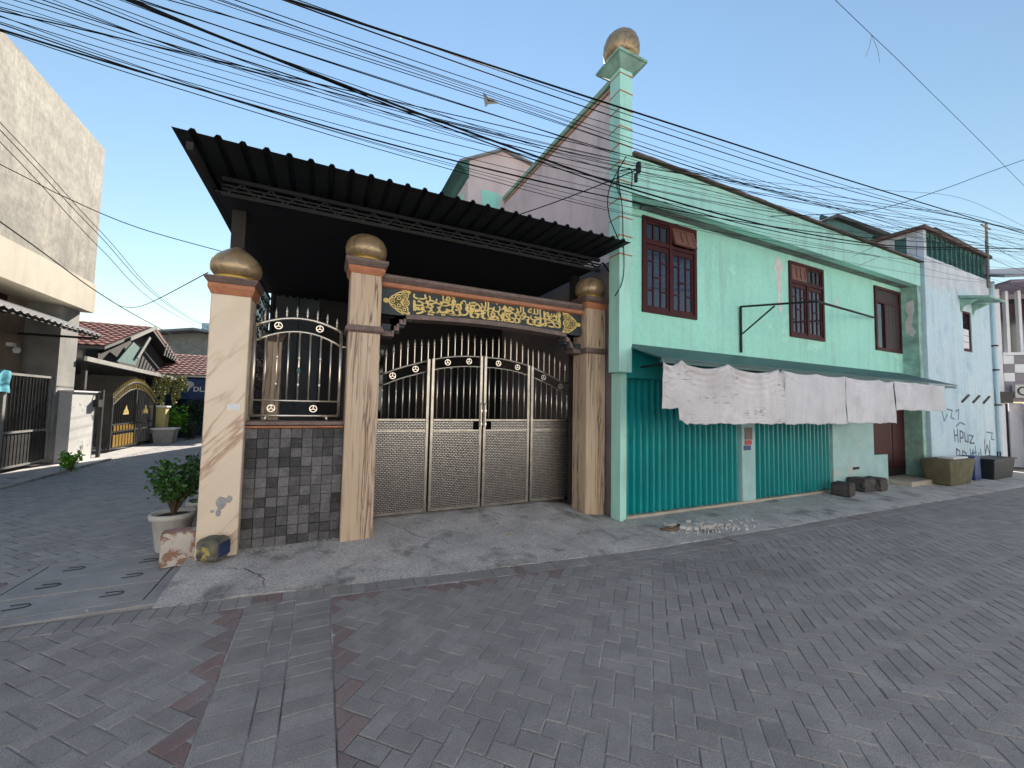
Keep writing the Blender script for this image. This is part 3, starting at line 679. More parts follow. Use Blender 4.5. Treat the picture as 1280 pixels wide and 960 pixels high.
GY = 5.40
gate = thing('driveway_gate', 'four-leaf stainless steel driveway gate with spear tips and patterned panels', 'gate', (2.13, GY, .13))
gx = [.60, 1.33, 2.105, 2.885, 3.66]
tops = [[(.60, 1.99), (.74, 2.01), (.84, 2.06), (1.0, 2.12), (1.16, 2.17), (1.33, 2.215)], arc(1.33, 2.105, 2.225, 2.30, 2.315), arc(2.105, 2.885, 2.315, 2.30, 2.225), [(2.885, 2.215), (3.1, 2.15), (3.3, 2.075), (3.42, 2.02), (3.5, 2.0), (3.66, 1.99)]]
for li in range(4):
    a, b = gx[li]+.012, gx[li+1]-.012; tp = tops[li]; st = .020
    tp = [(min(max(x, a+st), b-st), z) for x, z in tp]; lw = [(x, z-.145) for x, z in tp]
    mb = MB().box(a, a+2*st, GY-.02, GY+.02, .165, tp[0][1]+.02).box(b-2*st, b, GY-.02, GY+.02, .165, tp[-1][1]+.02)
    for z, h in ((.165, .04), (1.235, .03), (1.385, .03)): mb.box(a+2*st, b-2*st, GY-.019, GY+.019, z, z+h)
    leaf = mb.build('gate_leaf', 'gold_steel', gate, bev=.003)
    mb = MB().tube([(x, GY, z) for x, z in tp], .015, 8).tube([(x, GY, z) for x, z in lw], .012, 8); mb.build('arched_rail', 'gold_steel', leaf, smooth=True)
    MB().box(a+2*st, b-2*st, GY-.006, GY+.006, .205, 1.235).build('patterned_panel', 'steel_weave', leaf)
    if li in (1, 2):
        xa, xb = (a+2*st, b-.13) if li == 1 else (a+.13, b-2*st)
        MB().box(xa, xb, GY-.006, GY+.006, 1.265, 1.385).build('rail_panel', 'steel_weave', leaf)
        hx = b-.02 if li == 1 else a+.02
        MB().tube([(hx, GY-.05, 1.30), (hx, GY-.05, 1.62)], .008, 8).box(hx-.012, hx+.012, GY-.06, GY-.02, 1.33, 1.36).box(hx-.012, hx+.012, GY-.06, GY-.02, 1.52, 1.55).lathe([(0, 0), (.014, .004), (.016, .018), (0, .034)], (hx, GY-.05, 1.62), 10).build('drop_bolt', 'steel', leaf)
    else: MB().box(a+2*st, b-2*st, GY-.006, GY+.006, 1.265, 1.385).build('rail_panel', 'steel_weave', leaf)
    nb = 7
    for k in range(nb):
        x = a+2*st+(b-a-4*st)*(k+.5)/nb
        mb = MB().tube([(x, GY, 1.415), (x, GY, interp(lw, x))], .0088, 6)
        if k % 2 == 0: mb.lathe([(.007, -.02), (.012, -.007), (.012, .007), (.007, .02)], (x, GY, 1.78), 8)
        mb.build('bar', 'steel', leaf, smooth=True)
    ns = 8
    for k in range(ns):
        x = a+.03+(b-a-.06)*k/(ns-1); z = interp(tp, x); h = .16+.08*math.sin(math.pi*(k+.5)/ns)
        mb = MB().tube([(x, GY, z), (x, GY, z+h)], .0075, 6); spear(mb, x, GY, z+h-.03, 1.0); mb.build('spear_tip', 'steel', leaf)
    for q in (.30, .72):
        x = a+(b-a)*q; emblem(leaf, x, GY, interp(tp, x)-.072, .038)

# ------------------------------------------------------------------ carport and the house behind
cp = thing('carport', 'dark ribbed metal carport roof over the driveway', 'carport', (1.2, 6.5, 0))
def ribbed(x0, x1, y0, z0, y1, z1, pitch, h, thick=.004, base=.09):
    prof = []; x = x0
    while x < x1-.001:
        for dx, dz in ((0, 0), (pitch*.60, 0), (pitch*.70, h), (pitch*.86, h), (pitch*.96, 0)):
            if x+dx <= x1: prof.append((x+dx, dz))
        x += pitch
    prof.append((x1, 0)); n = len(prof)
    v = [(x, y0, z0+dz) for x, dz in prof]+[(x, y1, z1+dz) for x, dz in prof]+[(x, y0, z0+dz-thick) for x, dz in prof]+[(x, y1, z1+dz-thick) for x, dz in prof]
    f = []
    for i in range(n-1): f += [(i, i+1, n+i+1, n+i), (2*n+i, 3*n+i, 3*n+i+1, 2*n+i+1), (i, 2*n+i, 2*n+i+1, i+1), (n+i, n+i+1, 3*n+i+1, 3*n+i)]
    f += [(0, n, 3*n, 2*n), (n-1, 3*n-1, 4*n-1, 2*n-1)]
    return MB().add(v, f)
ribbed(-1.23, 3.712, 4.1, 3.875, 9.0, 3.99, .18, .03).build('roof_sheet', 'roof_metal_shaded', cp)
mb = MB().box(-1.0, 3.70, 4.74, 4.78, 3.815, 3.855).box(-1.0, 3.70, 4.74, 4.78, 3.66, 3.70)
for k in range(19):
    x = -.95+k*.255
    mb.bar((x, 4.76, 3.70), (x+.12, 4.76, 3.815), .015, .02).bar((x+.12, 4.76, 3.815), (x+.24, 4.76, 3.70), .015, .02)
mb.box(-1.0, 3.70, 4.752, 4.768, 3.725, 3.745).box(-1.0, 3.70, 4.752, 4.768, 3.765, 3.785)
mb.build('truss', 'roof_metal_shaded', cp)
for y in (5.6, 6.5, 7.4, 8.3):
    z = 3.868+(y-4.1)*.0235
    MB().box(-1.15, 3.70, y-.025, y+.025, z-.055, z-.003).build('purlin', 'roof_metal_shaded', cp)
MB().box(-1.08, 3.70, 4.86, 8.98, 3.735, 3.75).build('shade_board', 'black_paint', cp)  # added black sheet standing for the deep shade under the roof
MB().box(-1.14, -1.09, 4.15, 8.95, 3.74, 3.81).build('side_beam', 'rust_steel', cp)
MB().box(-.99, -.86, 5.22, 5.34, 0.1, 3.80).build('post', 'rust_steel', cp)
MB().box(3.55, 3.67, 5.24, 5.34, 0.1, 3.80).build('post', 'rust_steel', cp)

house = thing('courtyard_house', 'dim house front deep behind the gate under the carport', 'house', (1.3, 9.2, 0))
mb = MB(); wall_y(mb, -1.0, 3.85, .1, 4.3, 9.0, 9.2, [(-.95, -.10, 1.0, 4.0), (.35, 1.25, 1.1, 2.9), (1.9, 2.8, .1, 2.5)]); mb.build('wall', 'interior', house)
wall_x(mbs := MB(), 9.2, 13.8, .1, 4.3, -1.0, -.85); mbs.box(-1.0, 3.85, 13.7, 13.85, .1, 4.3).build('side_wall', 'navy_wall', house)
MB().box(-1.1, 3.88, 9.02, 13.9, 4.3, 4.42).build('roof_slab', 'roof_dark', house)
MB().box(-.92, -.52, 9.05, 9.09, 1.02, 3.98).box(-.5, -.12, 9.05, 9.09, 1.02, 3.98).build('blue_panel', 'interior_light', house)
mb = MB()
for k in range(6): mb.box(-.90+k*.13, -.82+k*.13, 9.03, 9.048, 3.72, 3.92)
mb.build('vent', 'dark_glass', house)
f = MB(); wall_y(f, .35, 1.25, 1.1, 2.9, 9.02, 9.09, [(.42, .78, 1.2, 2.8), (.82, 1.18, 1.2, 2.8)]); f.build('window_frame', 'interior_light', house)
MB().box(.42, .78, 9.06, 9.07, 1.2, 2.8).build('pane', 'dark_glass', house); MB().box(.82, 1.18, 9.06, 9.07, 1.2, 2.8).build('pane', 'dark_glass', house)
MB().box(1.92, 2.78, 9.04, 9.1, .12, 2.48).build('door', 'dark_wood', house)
struct(MB().box(-1.1, 3.86, 5.9, 9.0, 0, .138), 'courtyard_floor', 'floor_tile')
ip = thing('inner_post', 'tan wood-grained post standing behind the fence panel', 'post', (-.62, 6.3, .13))
MB().box(-.73, -.53, 6.2, 6.4, .13, 2.42).build('shaft', 'wood_stone', ip); frustum(MB(), -.63, 6.3, 2.42, 2.52, .11, .15).build('cap', 'cap_stone', ip)
sc = thing('lattice_screen', 'scrolling iron lattice screen along the alley side of the carport', 'screen', (-1.0, 7, .1))
MB().box(-1.02, -.98, 5.5, 8.9, .1, 1.0).build('plinth', 'navy_wall', sc)
mb = MB()
for k in range(26):
    y = 5.45+k*.135
    mb.tube([(-1.0, y, 1.0), (-1.0, y, 3.6)], .008, 5, False)
for i in range(13):
    for j in range(10):
        c = Vector((-1.0, 5.52+i*.27+(j % 2)*.13, 1.15+j*.25))
        mb.tube([c+Vector((0, .11*math.cos(t*.785+i), .11*math.sin(t*.785+i)))*(1-.07*t) for t in range(9)], .011, 4, False)
mb.tube([(-1.0, 5.45, 3.6), (-1.0, 8.9, 3.6)], .02)
mb.build('scrollwork', 'rust_steel', sc)
# things left behind the gate
o = solo(MB().lathe([(0, 0), (.06, 0), (.065, .02), (.065, .2), (.03, .25), (.028, .28), (0, .28)], (3.05, 6.1, 1.0), 14), 'water_bottle', 'blue_plastic', 'blue plastic bottle on the bench behind the gate', 'bottle', (3.05, 6.1, 1.0), smooth=True)
sk = MB().box(2.72, 2.98, 6.0, 6.3, 1.0, 1.34); solo(sk, 'white_sack', 'white_cloth', 'crumpled white sack on the bench behind the gate', 'sack', (2.85, 6.15, 1.0), bev=.05, sub=2, noise=.012)
sk = MB().box(3.16, 3.40, 6.0, 6.22, 1.0, 1.24); solo(sk, 'yellow_bag', 'yellow_plastic', 'yellow bag on the bench behind the gate', 'bag', (3.28, 6.1, 1.0), bev=.04, sub=2, noise=.01)
bn = thing('bench', 'dark bench against the wall inside the gate', 'bench', (3.0, 6.15, .13))
MB().box(2.5, 3.5, 5.95, 6.4, .95, .998).build('seat', 'dark_wood', bn, bev=.006)
for x in (2.56, 3.40):
    for y in (6.0, 6.34): MB().box(x, x+.05, y, y+.05, .13, .95).build('leg', 'dark_wood', bn)

# unseen row house up the alley behind the carport, sized to shade the alley
nb = thing('unseen_row_house', 'unseen plain two-storey row house behind the courtyard house, sized to shade the alley', 'house', (1.2, 18.8, 0))
mb = MB(); wall_x(mb, 14.2, 24.7, 0, 8.4, -1.2, -1.0, [(15, 16.2, 1, 2.4), (18, 19.2, 1, 2.4), (15, 16.2, 5, 6.4), (18, 19.2, 5, 6.4), (21, 22.2, 5, 6.4)]); mb.box(-1.0, 3.6, 14.2, 14.4, 0, 8.4).box(-1.0, 3.6, 24.5, 24.7, 0, 8.4).box(3.4, 3.6, 14.4, 24.5, 0, 8.4); mb.build('wall', 'cream', nb)
MB().box(-1.3, 3.7, 14.1, 24.75, 8.4, 8.55).build('roof', 'roof_dark', nb)
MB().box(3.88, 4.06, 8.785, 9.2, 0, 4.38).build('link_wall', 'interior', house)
for y, z in ((15, 1), (18, 1), (15, 5), (18, 5), (21, 5)): MB().box(-1.12, -1.08, y, y+1.2, z, z+1.4).build('window', 'dark_glass', nb)

# ------------------------------------------------------------------ mint green shop house
WY = 4.68
sh = thing('shop_house', 'two-storey mint green shop house with corner minaret and teal folding shutters', 'building', (8.5, 6.5, 0))
wins = [(4.46, 5.67, 3.13, 4.68, True), (8.32, 9.53, 3.10, 4.64, False), (11.68, 12.94, 3.10, 4.64, False)]
mb = MB(); wall_y(mb, 3.92, 13.2, 2.35, 5.30, WY, WY+.18, [w[:4] for w in wins]); up_wall = mb.build('upper_wall', 'mint', sh)
# plaster patches where the paint has come off
def blob(cx, cz, rx, rz, n=16, jag=.35, seed=1):
    rn = random.Random(seed); return [(cx+rx*math.cos(2*math.pi*k/n)*(1-jag*rn.random()), cz+rz*math.sin(2*math.pi*k/n)*(1-jag*rn.random())) for k in range(n)]
MB().prism(blob(10.08, 3.98, .06, .16, seed=5), 'y', WY-.003, WY-.0006).build('bare_plaster_patch', 'plaster_patch', sh)
mb = MB(); mb.prism(blob(8.0, 4.45, .17, .24, seed=3), 'y', WY-.003, WY-.0006); mb.prism([(7.93, 4.35), (8.08, 4.38), (8.1, 4.0), (8.05, 3.9), (8.09, 3.62), (8.02, 3.5), (7.96, 3.7), (7.97, 3.95), (7.92, 4.1)], 'y', WY-.0035, WY-.001)
mb.build('bare_plaster_patch', 'plaster_patch', sh)
# fascia over the recessed upper wall, soffit, coping
MB().box(3.955, 13.2, 4.36, 4.50, 4.762, 5.335).build('fascia', 'mint_light', sh)
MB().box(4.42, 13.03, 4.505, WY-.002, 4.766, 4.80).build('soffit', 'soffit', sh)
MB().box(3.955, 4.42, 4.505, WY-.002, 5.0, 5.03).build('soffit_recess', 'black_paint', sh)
mb = MB(); n = 30
for k in range(n):
    x0, x1 = 3.96+k*(9.27/n), 3.96+(k+1)*(9.27/n)-.006; dz = random.uniform(-.004, .006)
    mb.prism([(4.29, 5.338+dz), (4.29, 5.372+dz), (4.62, 5.42+dz), (4.62, 5.386+dz)], 'x', x0, x1)
mb.build('coping', 'brown_tile', sh)
MB().box(3.94, 3.956+.0, 4.40, 4.6, 5.336, 5.40).build('coping_end', 'brown_tile', sh)
ribbed(4.0, 13.2, 4.6, 5.36, 8.6, 5.95, .22, .03).build('roof_sheet', 'brown_tile', sh)
# right end wall of the recess
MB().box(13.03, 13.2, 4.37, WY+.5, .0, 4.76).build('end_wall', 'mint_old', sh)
mb = MB(); mb.prism([(y, z) for y, z in [(4.45, 4.42), (4.56, 4.38), (4.60, 4.2), (4.55, 4.05), (4.62, 3.85), (4.6, 3.62), (4.48, 3.5), (4.42, 3.62), (4.5, 3.8), (4.47, 4.0), (4.43, 4.2)]], 'x', 13.026, 13.0294); mb.build('bare_plaster_patch', 'plaster_patch', sh)
# side wall towards the carport, with its trim
SX = 3.90
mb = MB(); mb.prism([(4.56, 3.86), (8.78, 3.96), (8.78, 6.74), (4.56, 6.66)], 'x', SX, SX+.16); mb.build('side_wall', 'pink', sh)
MB().prism([(4.56, 0), (8.78, 0), (8.78, 3.96), (4.56, 3.86)], 'x', SX+.002, SX+.158).build('lower_side_wall', 'carport_wall_shaded', sh)  # lower part of the pink wall, coloured dark for the carport shade
MB().prism([(4.57, 6.665), (8.84, 6.745), (8.84, 6.83), (4.57, 6.75)], 'x', SX-.05, SX+.21).build('side_coping', 'trim_green', sh)
MB().prism([(4.57, 6.58), (8.82, 6.66), (8.82, 6.70), (4.57, 6.62)], 'x', SX-.018, SX-.001).build('side_trim', 'orange_trim', sh)
MB().box(4.08, 13.2, 8.5, 8.68, 0, 5.9).build('rear_wall', 'pink', sh)
MB().box(13.205, 13.245, 4.6, 8.6, 0, 5.3).build('party_wall', 'pink', sh)
# corner minaret
mnt = MB().box(3.72, 3.95, 4.335, 4.56, 2.12, 6.60).build('minaret_shaft', 'mint_light', sh)
for k in range(11):
    z = 3.80+k*.27
    MB().box(3.715, 3.955, 4.330, 4.565, z, z+.017).build('band', 'orange_trim', mnt)
mb = MB(); frustum(mb, 3.835, 4.448, 6.58, 6.68, .125, .25); mb.box(3.835-.27, 3.835+.27, 4.448-.27, 4.448+.27, 6.68, 6.72); mb.build('cap', 'mint_old', mnt, bev=.006)
MB().lathe([(0, 6.73), (.20, 6.73), (.235, 6.755), (.24, 6.785), (.20, 6.80), (0, 6.80)], (3.835, 4.448, 0)).build('gold_ring', 'gold_paint', mnt, smooth=True)
ribdome(MB(), [(a*.275, b*.45) for a, b in ((.6, 0), (.82, .08), (.95, .2), (1, .36), (.97, .54), (.86, .72), (.66, .86), (.4, .95), (.12, .985), (.09, 1.03), (0, 1.08))], (3.835, 4.448, 6.79)).build('dome', 'dome_marble', mnt, smooth=True)
# ground floor: corner column, shutters, post, wall and doorway
MB().box(3.86, 3.975, 4.47, 4.665, 0, 2.12).build('corner_column', 'mint_light', sh)
MB().box(3.98, 11.02, 4.42, WY-.002, 2.05, 2.5).build('shutter_box', 'shutter', sh)
MB().box(6.53, 6.88, 4.475, 4.665, .03, 2.05).build('post', 'pale_blue_plaster', sh)
mb = MB(); mb.box(6.60, 6.78, 4.466, 4.474, 1.02, 1.10).build('sticker', 'red_plastic', sh); MB().box(6.57, 6.75, 4.464, 4.4735, .93, 1.01).build('sticker', 'blue_plastic', sh); MB().box(6.60, 6.80, 4.466, 4.474, 1.11, 1.32).build('sticker', 'cap_stone', sh)
MB().box(3.98, 9.38, 4.46, 4.60, .03, .068).build('tiled_sill', 'beige_tile', sh)
def shutter(x0, x1, n):
    root = MB().box(x0, x1, 4.60, 4.64, .075, 2.05).build('folding_shutter', 'shutter', sh)
    w = (x1-x0)/n
    for k in range(n):
        a = x0+k*w; d = .045+random.uniform(-.008, .008)
        pts = [(a, 4.555), (a+w*.16, 4.545-d), (a+w*.42, 4.548-d*1.05), (a+w*.60, 4.555-d*.55), (a+w*.96, 4.556-d*.12), (a+w*.985, 4.556), (a+w*.985, 4.566), (a, 4.566)]
        MB().prism(pts, 'z', .072+random.uniform(0, .006), 2.05).build('slat', 'shutter', root)
    MB().box(x0, x1, 4.568, 4.60, .95, 1.0).build('lattice_bar', 'shutter', root)
shutter(3.985, 6.525, 20); shutter(6.885, 9.37, 19)
mb = MB(); mb.prism([(9.375, .03), (11.6, .03), (11.6, .69), (11.0, .69), (11.0, 2.05), (9.375, 2.05)], 'y', 4.49, 4.665); mb.build('lower_wall', 'pale_blue_plaster', sh)
MB().box(11.003, 11.6, 4.52, 4.60, .695, 2.3).build('hatch', 'maroon', sh)
MB().box(10.1, 10.34, 4.478, 4.488, .42, .47).build('meter_box', 'black_paint', sh)
dr = MB().box(11.62, 13.02, 4.70, 4.76, .14, 2.35).build('door', 'dark_wood', sh)
for x in (11.7, 12.38): MB().box(x, x+.56, 4.688, 4.698, .3, 2.2).build('door_panel', 'maroon', dr)
MB().box(11.62, 13.02, 4.1, 4.70, .0, .13).build('door_step', 'beige_tile', sh, bev=.008)
# windows
def window(x0, x1, z0, z1, open_right):
    fy = WY-.035
    mb = MB(); wall_y(mb, x0, x1, z0, z1, fy, WY+.06, [(x0+.065, (x0+x1)/2-.03, z0+.065, z1-.44), ((x0+x1)/2+.03, x1-.065, z0+.065, z1-.44), (x0+.065, (x0+x1)/2-.03, z1-.385, z1-.065), ((x0+x1)/2+.03, x1-.065, z1-.385, z1-.065)])
    win = mb.build('window', 'maroon', sh)
    for side in (0, 1):
        a = x0+.068 if side == 0 else (x0+x1)/2+.033; b = (x0+x1)/2-.033 if side == 0 else x1-.068
        c, d = z0+.068, z1-.443; fw = .045; cols = [a+fw, a+fw+(b-a-2*fw)*.31, a+fw+(b-a-2*fw)*.69, b-fw]
        mb = MB(); wall_y(mb, a, b, c, d, fy+.02, fy+.055, [(a+fw, b-fw, c+fw, d-fw-.035)]); mb.build('casement', 'maroon', win)
        bars = MB(); t = .011
        for q in cols[1:3]: bars.box(q-t, q+t, fy+.022, fy+.05, c+fw, d-fw-.035)
        H = d-fw-.035-(c+fw)
        for ci, fr in enumerate(((.28, .80), (.52,), (.28, .80))):
            xa, xb = cols[ci]+(t if ci else 0), cols[ci+1]-(t if ci < 2 else 0)
            zs = [c+fw]+[c+fw+H*q for q in fr]+[d-fw-.035]
            for zz in zs[1:-1]: bars.box(xa, xb, fy+.023, fy+.049, zz-t, zz+t)
            for za, zb in zip(zs[:-1], zs[1:]): MB().box(xa, xb, fy+.036, fy+.041, za, zb).build('pane', 'glass', win)
        bars.build('glazing_bars', 'maroon', win)
        e, g = z1-.382, z1-.068
        if (side == 1) == open_right:
            mb = MB(); wall_y(mb, a, b, e, g, fy+.01, fy+.045, [(a+fw, b-fw, e+fw, g-fw)]); mb.box(a+fw, b-fw, fy+.02, fy+.03, e+fw, g-fw)
            for q in (1, 2): mb.box(a+fw+(b-a-2*fw)*q/3-.012, a+fw+(b-a-2*fw)*q/3+.012, fy+.008, fy+.0195, e+fw, g-fw)
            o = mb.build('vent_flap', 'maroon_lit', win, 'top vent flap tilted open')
            pv = Matrix.Translation(Vector((0, fy+.03, g))-parent_origin(win)); o.data.transform(pv @ Matrix.Rotation(R(-15 if open_right else -3), 4, 'X') @ pv.inverted())
        else:
            for q in range(3):
                xa = a+.02+(b-a-.04)*q/3+.012; xb = a+.02+(b-a-.04)*(q+1)/3-.012
                MB().box(xa, xb, fy+.036, fy+.041, e+.02, g-.02).build('pane', 'dark_glass', win)
            mb = MB(); wall_y(mb, a, b, e, g, fy+.02, fy+.05, [(a+.02+(b-a-.04)*q/3+.012, a+.02+(b-a-.04)*(q+1)/3-.012, e+.03, g-.03) for q in range(3)]); mb.build('vent_flap', 'maroon', win)
window(*wins[0]); window(*wins[1])
x0, x1, z0, z1, _ = wins[2]
mb = MB(); wall_y(mb, x0, x1, z0, z1, WY-.035, WY+.06, [(x0+.07, x0+.42, z0+.07, z1-.4), (x0+.48, x1-.07, z0+.07, z1-.4), (x0+.07, x1-.07, z1-.34, z1-.07)])
w3 = mb.build('window', 'maroon', sh)
MB().box(x0+.07, x0+.42, WY, WY+.006, z0+.07, z1-.4).build('pane', 'glass', w3)
for k in range(4): MB().box(x0+.48+k*.175, x0+.48+k*.175+.168, WY-.02, WY+.02, z0+.07, z1-.4).build('shutter_board', 'dark_wood', w3)
MB().box(x0+.07, x1-.07, WY-.01, WY+.02, z1-.34, z1-.07).build('shutter_board', 'dark_wood', w3)
# awning and its old pipe bracket
mb = MB(); A = [(3.865, 3.70, 2.265), (12.83, 3.70, 2.275), (12.83, 4.66, 2.61), (3.98, 4.66, 2.60)]; B = [(x, y, z-.02) for x, y, z in A]
mb.add(A+B, [(0, 1, 2, 3), (7, 6, 5, 4), (0, 4, 5, 1), (1, 5, 6, 2), (2, 6, 7, 3), (3, 7, 4, 0)])
aw = mb.build('awning', 'awning', sh)
MB().box(3.87, 12.8, 3.715, 3.745, 2.20, 2.244).build('front_rail', 'awning', aw)
for x in (4.2, 6.5, 8.8, 11.2, 12.7): MB().tube([(x, 3.73, 2.22), (x, 4.66, 2.22)], .014).build('arm', 'rust_steel', aw)
pb = thing('pipe_bracket', 'rusty bent pipe bracket sticking out of the mint wall above the awning', 'bracket', (6.8, WY, 2.66))
MB().tube([(6.8, WY-.03, 2.66), (6.8, WY-.03, 3.5)], .022, 8).build('upright', 'rust_steel', pb)
MB().tube([(6.8, WY-.03, 3.5), (6.8, 3.42, 3.03+.28)], .018, 8).tube([(6.8, WY-.03, 2.98), (6.8, 4.05, 3.38)], .014, 8).build('arm', 'rust_steel', pb)
MB().tube([(6.8, 3.42, 3.31), (11.6, WY-.02, 3.86)], .02, 8).build('tie_pipe', 'rust_steel', pb)

# hanging tarpaulins
def tarp(name, mt, label, x0, x1, z0, z1, seed, hooks, cut=None, swag=.06, crease=1):
    nx, nz = 120, 44; v = []; f = []
    for i in range(nx+1):
        x = x0+(x1-x0)*i/nx
        seg = next(((a, b) for a, b in zip(hooks[:-1], hooks[1:]) if a <= x <= b), None)
        q = 4*(x-seg[0])*(seg[1]-x)/(seg[1]-seg[0])**2 if seg else 0
        for j in range(nz+1):
            t = j/nz; bottom = z0+.008*math.sin(x*9+seed)+.004*math.sin(x*31)+(cut(x) if cut else 0); top = z1-swag*q; z = top+(bottom-top)*t
            drop = z1-z; y = 3.69-.015*t
            y -= crease*.017*math.exp(-max(0, drop-swag*q)/.16)*math.sin(2*math.pi*(drop/.085-1.5*q))*min(1, q*2.2)
            for h in hooks:
                th = math.atan2(x-h, drop+.03)
                y -= crease*.020*math.exp(-drop/.30)*math.exp(-(th/.75)**2)*math.sin(th*11+seed)*min(1, drop/.05)
            y += .010*math.sin(x*4.3+t*3+seed)+.005*math.sin(x*15+seed*2+t*4)*t+.003*math.sin(x*37+t*9+seed)
            v.append((x, y, z))
    n = nz+1
    for i in range(nx):
        for j in range(nz): f.append((i*n+j, (i+1)*n+j, (i+1)*n+j+1, i*n+j+1))
    mb = MB(); mb.add(v, f); N = len(mb.v)
    mb.add([(x, y+.004, z) for x, y, z in v], [q[::-1] for q in f])
    for i in range(nx): mb.f += [(i*n, (i+1)*n, N+(i+1)*n, N+i*n), (i*n+nz, N+i*n+nz, N+(i+1)*n+nz, (i+1)*n+nz)]
    for j in range(nz): b = nx*n; mb.f += [(j, N+j, N+j+1, j+1), (b+j, b+j+1, N+b+j+1, N+b+j)]
    return solo(mb, name, mt, label, 'tarp', ((x0+x1)/2, 3.69, z0), 'white tarps hanging from the awning', smooth=True)
def cut1(x): return .20 if x < 4.13 else (.035*math.sin(x*23)+.01 if x < 4.3 else 0)
t1 = tarp('tarpaulin', 'tarp_old', 'torn and cracked white tarp at the left end of the awning', 3.85, 6.38, 1.42, 2.25, 1, [3.85, 4.2, 5.1, 6.28, 6.38], cut1, swag=.085, crease=1.9)
tarp('tarpaulin', 'tarp', 'white tarp hanging second from the left under the awning', 6.395, 8.14, 1.415, 2.23, 2, [6.42, 7.3, 8.1], swag=.03, crease=.45)
tarp('tarpaulin', 'tarp', 'white tarp hanging third from the left under the awning', 8.155, 9.87, 1.43, 2.225, 3, [8.18, 9.3, 9.85], swag=.03, crease=.45)
tarp('tarpaulin', 'tarp', 'shorter white tarp at the right end of the awning before the doorway', 9.885, 12.1, 1.68, 2.235, 4, [9.9, 10.8, 11.5, 12.08], swag=.012, crease=.3)
# ------------------------------------------------------------------ pink rear block seen over the carport
rb = thing('rear_block', 'faded pink upper storey with gable and teal eave behind the carport', 'building', (5.2, 11, 0))
mb = MB(); mb.prism([(2.99, 4.4), (8, 4.4), (8, 7.4), (4.5, 8.05), (3.9, 8.12), (2.99, 7.62)], 'y', 9.0, 9.2); mb.build('front_wall', 'pink', rb)
mb = MB(); wall_x(mb, 9.2, 13.5, 4.4, 7.15, 2.99, 3.17, [(9.6, 10.7, 6.0, 6.9)]); mb.build('side_wall', 'pink', rb)
MB().prism([(2.70, 7.47), (2.74, 7.52), (3.0, 7.66), (3.0, 7.16), (2.95, 7.22), (2.90, 7.33), (2.80, 7.41)], 'y', 8.95, 13.6).build('eave_cove', 'teal', rb)
MB().prism([(2.74, 7.53), (3.9, 8.18), (8, 7.46), (8, 7.40), (3.9, 8.12), (2.74, 7.47)], 'y', 8.9, 13.7).build('roof', 'grey_roof', rb)
MB().box(3.2, 8, 13.3, 13.5, 4.4, 7.2).build('rear_wall', 'pink', rb)
MB().box(3.06, 3.10, 9.62, 10.68, 6.02, 6.88).build('window', 'dark_glass', rb)
MB().box(2.95, 2.985, 9.28, 9.58, 6.0, 6.9).build('shutter', 'mint', rb)
MB().box(3.35, 3.85, 8.985, 8.998, 6.55, 6.98).build('shutter', 'mint', rb)

# ------------------------------------------------------------------ pale blue house
bh = thing('pale_blue_house', 'peeling pale blue house with graffiti and green rooftop balustrade', 'building', (15.3, 6, 0))
BY = 4.30
mb = MB(); wall_y(mb, 13.25, 17.5, 0, 5.55, BY, BY+.2, [(15.42, 16.0, 3.32, 4.42)]); mb.build('wall', 'blue_wall', bh)
mb = MB(); mb.prism([(13.26+k*.105, 5.05+random.uniform(-.35, .12)) for k in range(40)]+[(17.45, 5.54), (13.26, 5.54)], 'y', BY-.004, BY-.0008); mb.build('peeling_band', 'white_peel', bh)
MB().box(13.25, 13.4, BY+.2, 8.5, 5.3, 5.55).build('left_wall', 'blue_wall', bh); MB().box(17.3, 17.5, BY+.2, 8.5, 0, 5.55).build('right_wall', 'blue_wall', bh)
MB().box(13.4, 17.3, BY+.2, 8.5, 5.35, 5.45).build('roof_deck', 'slab', bh)
mb = MB(); wall_y(mb, 15.42, 16.0, 3.32, 4.42, BY+.02, BY+.09, [(15.48, 15.94, 3.4, 4.36)]); w = mb.build('window', 'maroon', bh)
for k in range(5): MB().box(15.48, 15.94, BY+.04, BY+.05, 3.42+k*.18, 3.42+k*.18+.165).build('louvre_pane', 'white_paint' if k < 3 else 'dark_glass', w)
mb = MB(); mb.prism([(BY-.55, 4.62), (BY-.55, 4.67), (BY, 4.80), (BY, 4.72)], 'x', 15.2, 16.3); mb.prism([(BY-.001, 4.70), (BY-.3, 4.62), (BY-.05, 4.5), (BY-.001, 4.35)], 'x', 15.3, 15.38); mb.prism([(BY-.001, 4.70), (BY-.3, 4.62), (BY-.05, 4.5), (BY-.001, 4.35)], 'x', 16.1, 16.18); mb.build('window_hood', 'mint_old', bh)
# rooftop balustrade: posts with arched screen between
for x in (13.28, 17.36): MB().box(x, x+.13, BY, BY+.13, 5.552, 6.2).build('balustrade_post', 'white_peel', bh)
MB().box(13.2, 17.56, BY-.06, BY+.2, 6.2, 6.29).build('coping', 'brown_tile', bh)
for k in range(13):
    x = 13.46+k*.298
    mb = MB().box(x, x+.05, BY+.02, BY+.12, 5.552, 6.2).box(x+.05, x+.298, BY+.05, BY+.10, 6.10, 6.2).box(x+.05, x+.10, BY+.05, BY+.1, 6.02, 6.10).box(x+.248, x+.298, BY+.05, BY+.1, 6.02, 6.10)
    mb.box(x+.10, x+.115, BY+.06, BY+.09, 5.552, 6.1).box(x+.17, x+.185, BY+.06, BY+.09, 5.552, 6.1).box(x+.235, x+.25, BY+.06, BY+.09, 5.552, 6.1).box(x+.05, x+.298, BY+.06, BY+.09, 5.78, 5.80); mb.build('screen_bay', 'teal', bh)
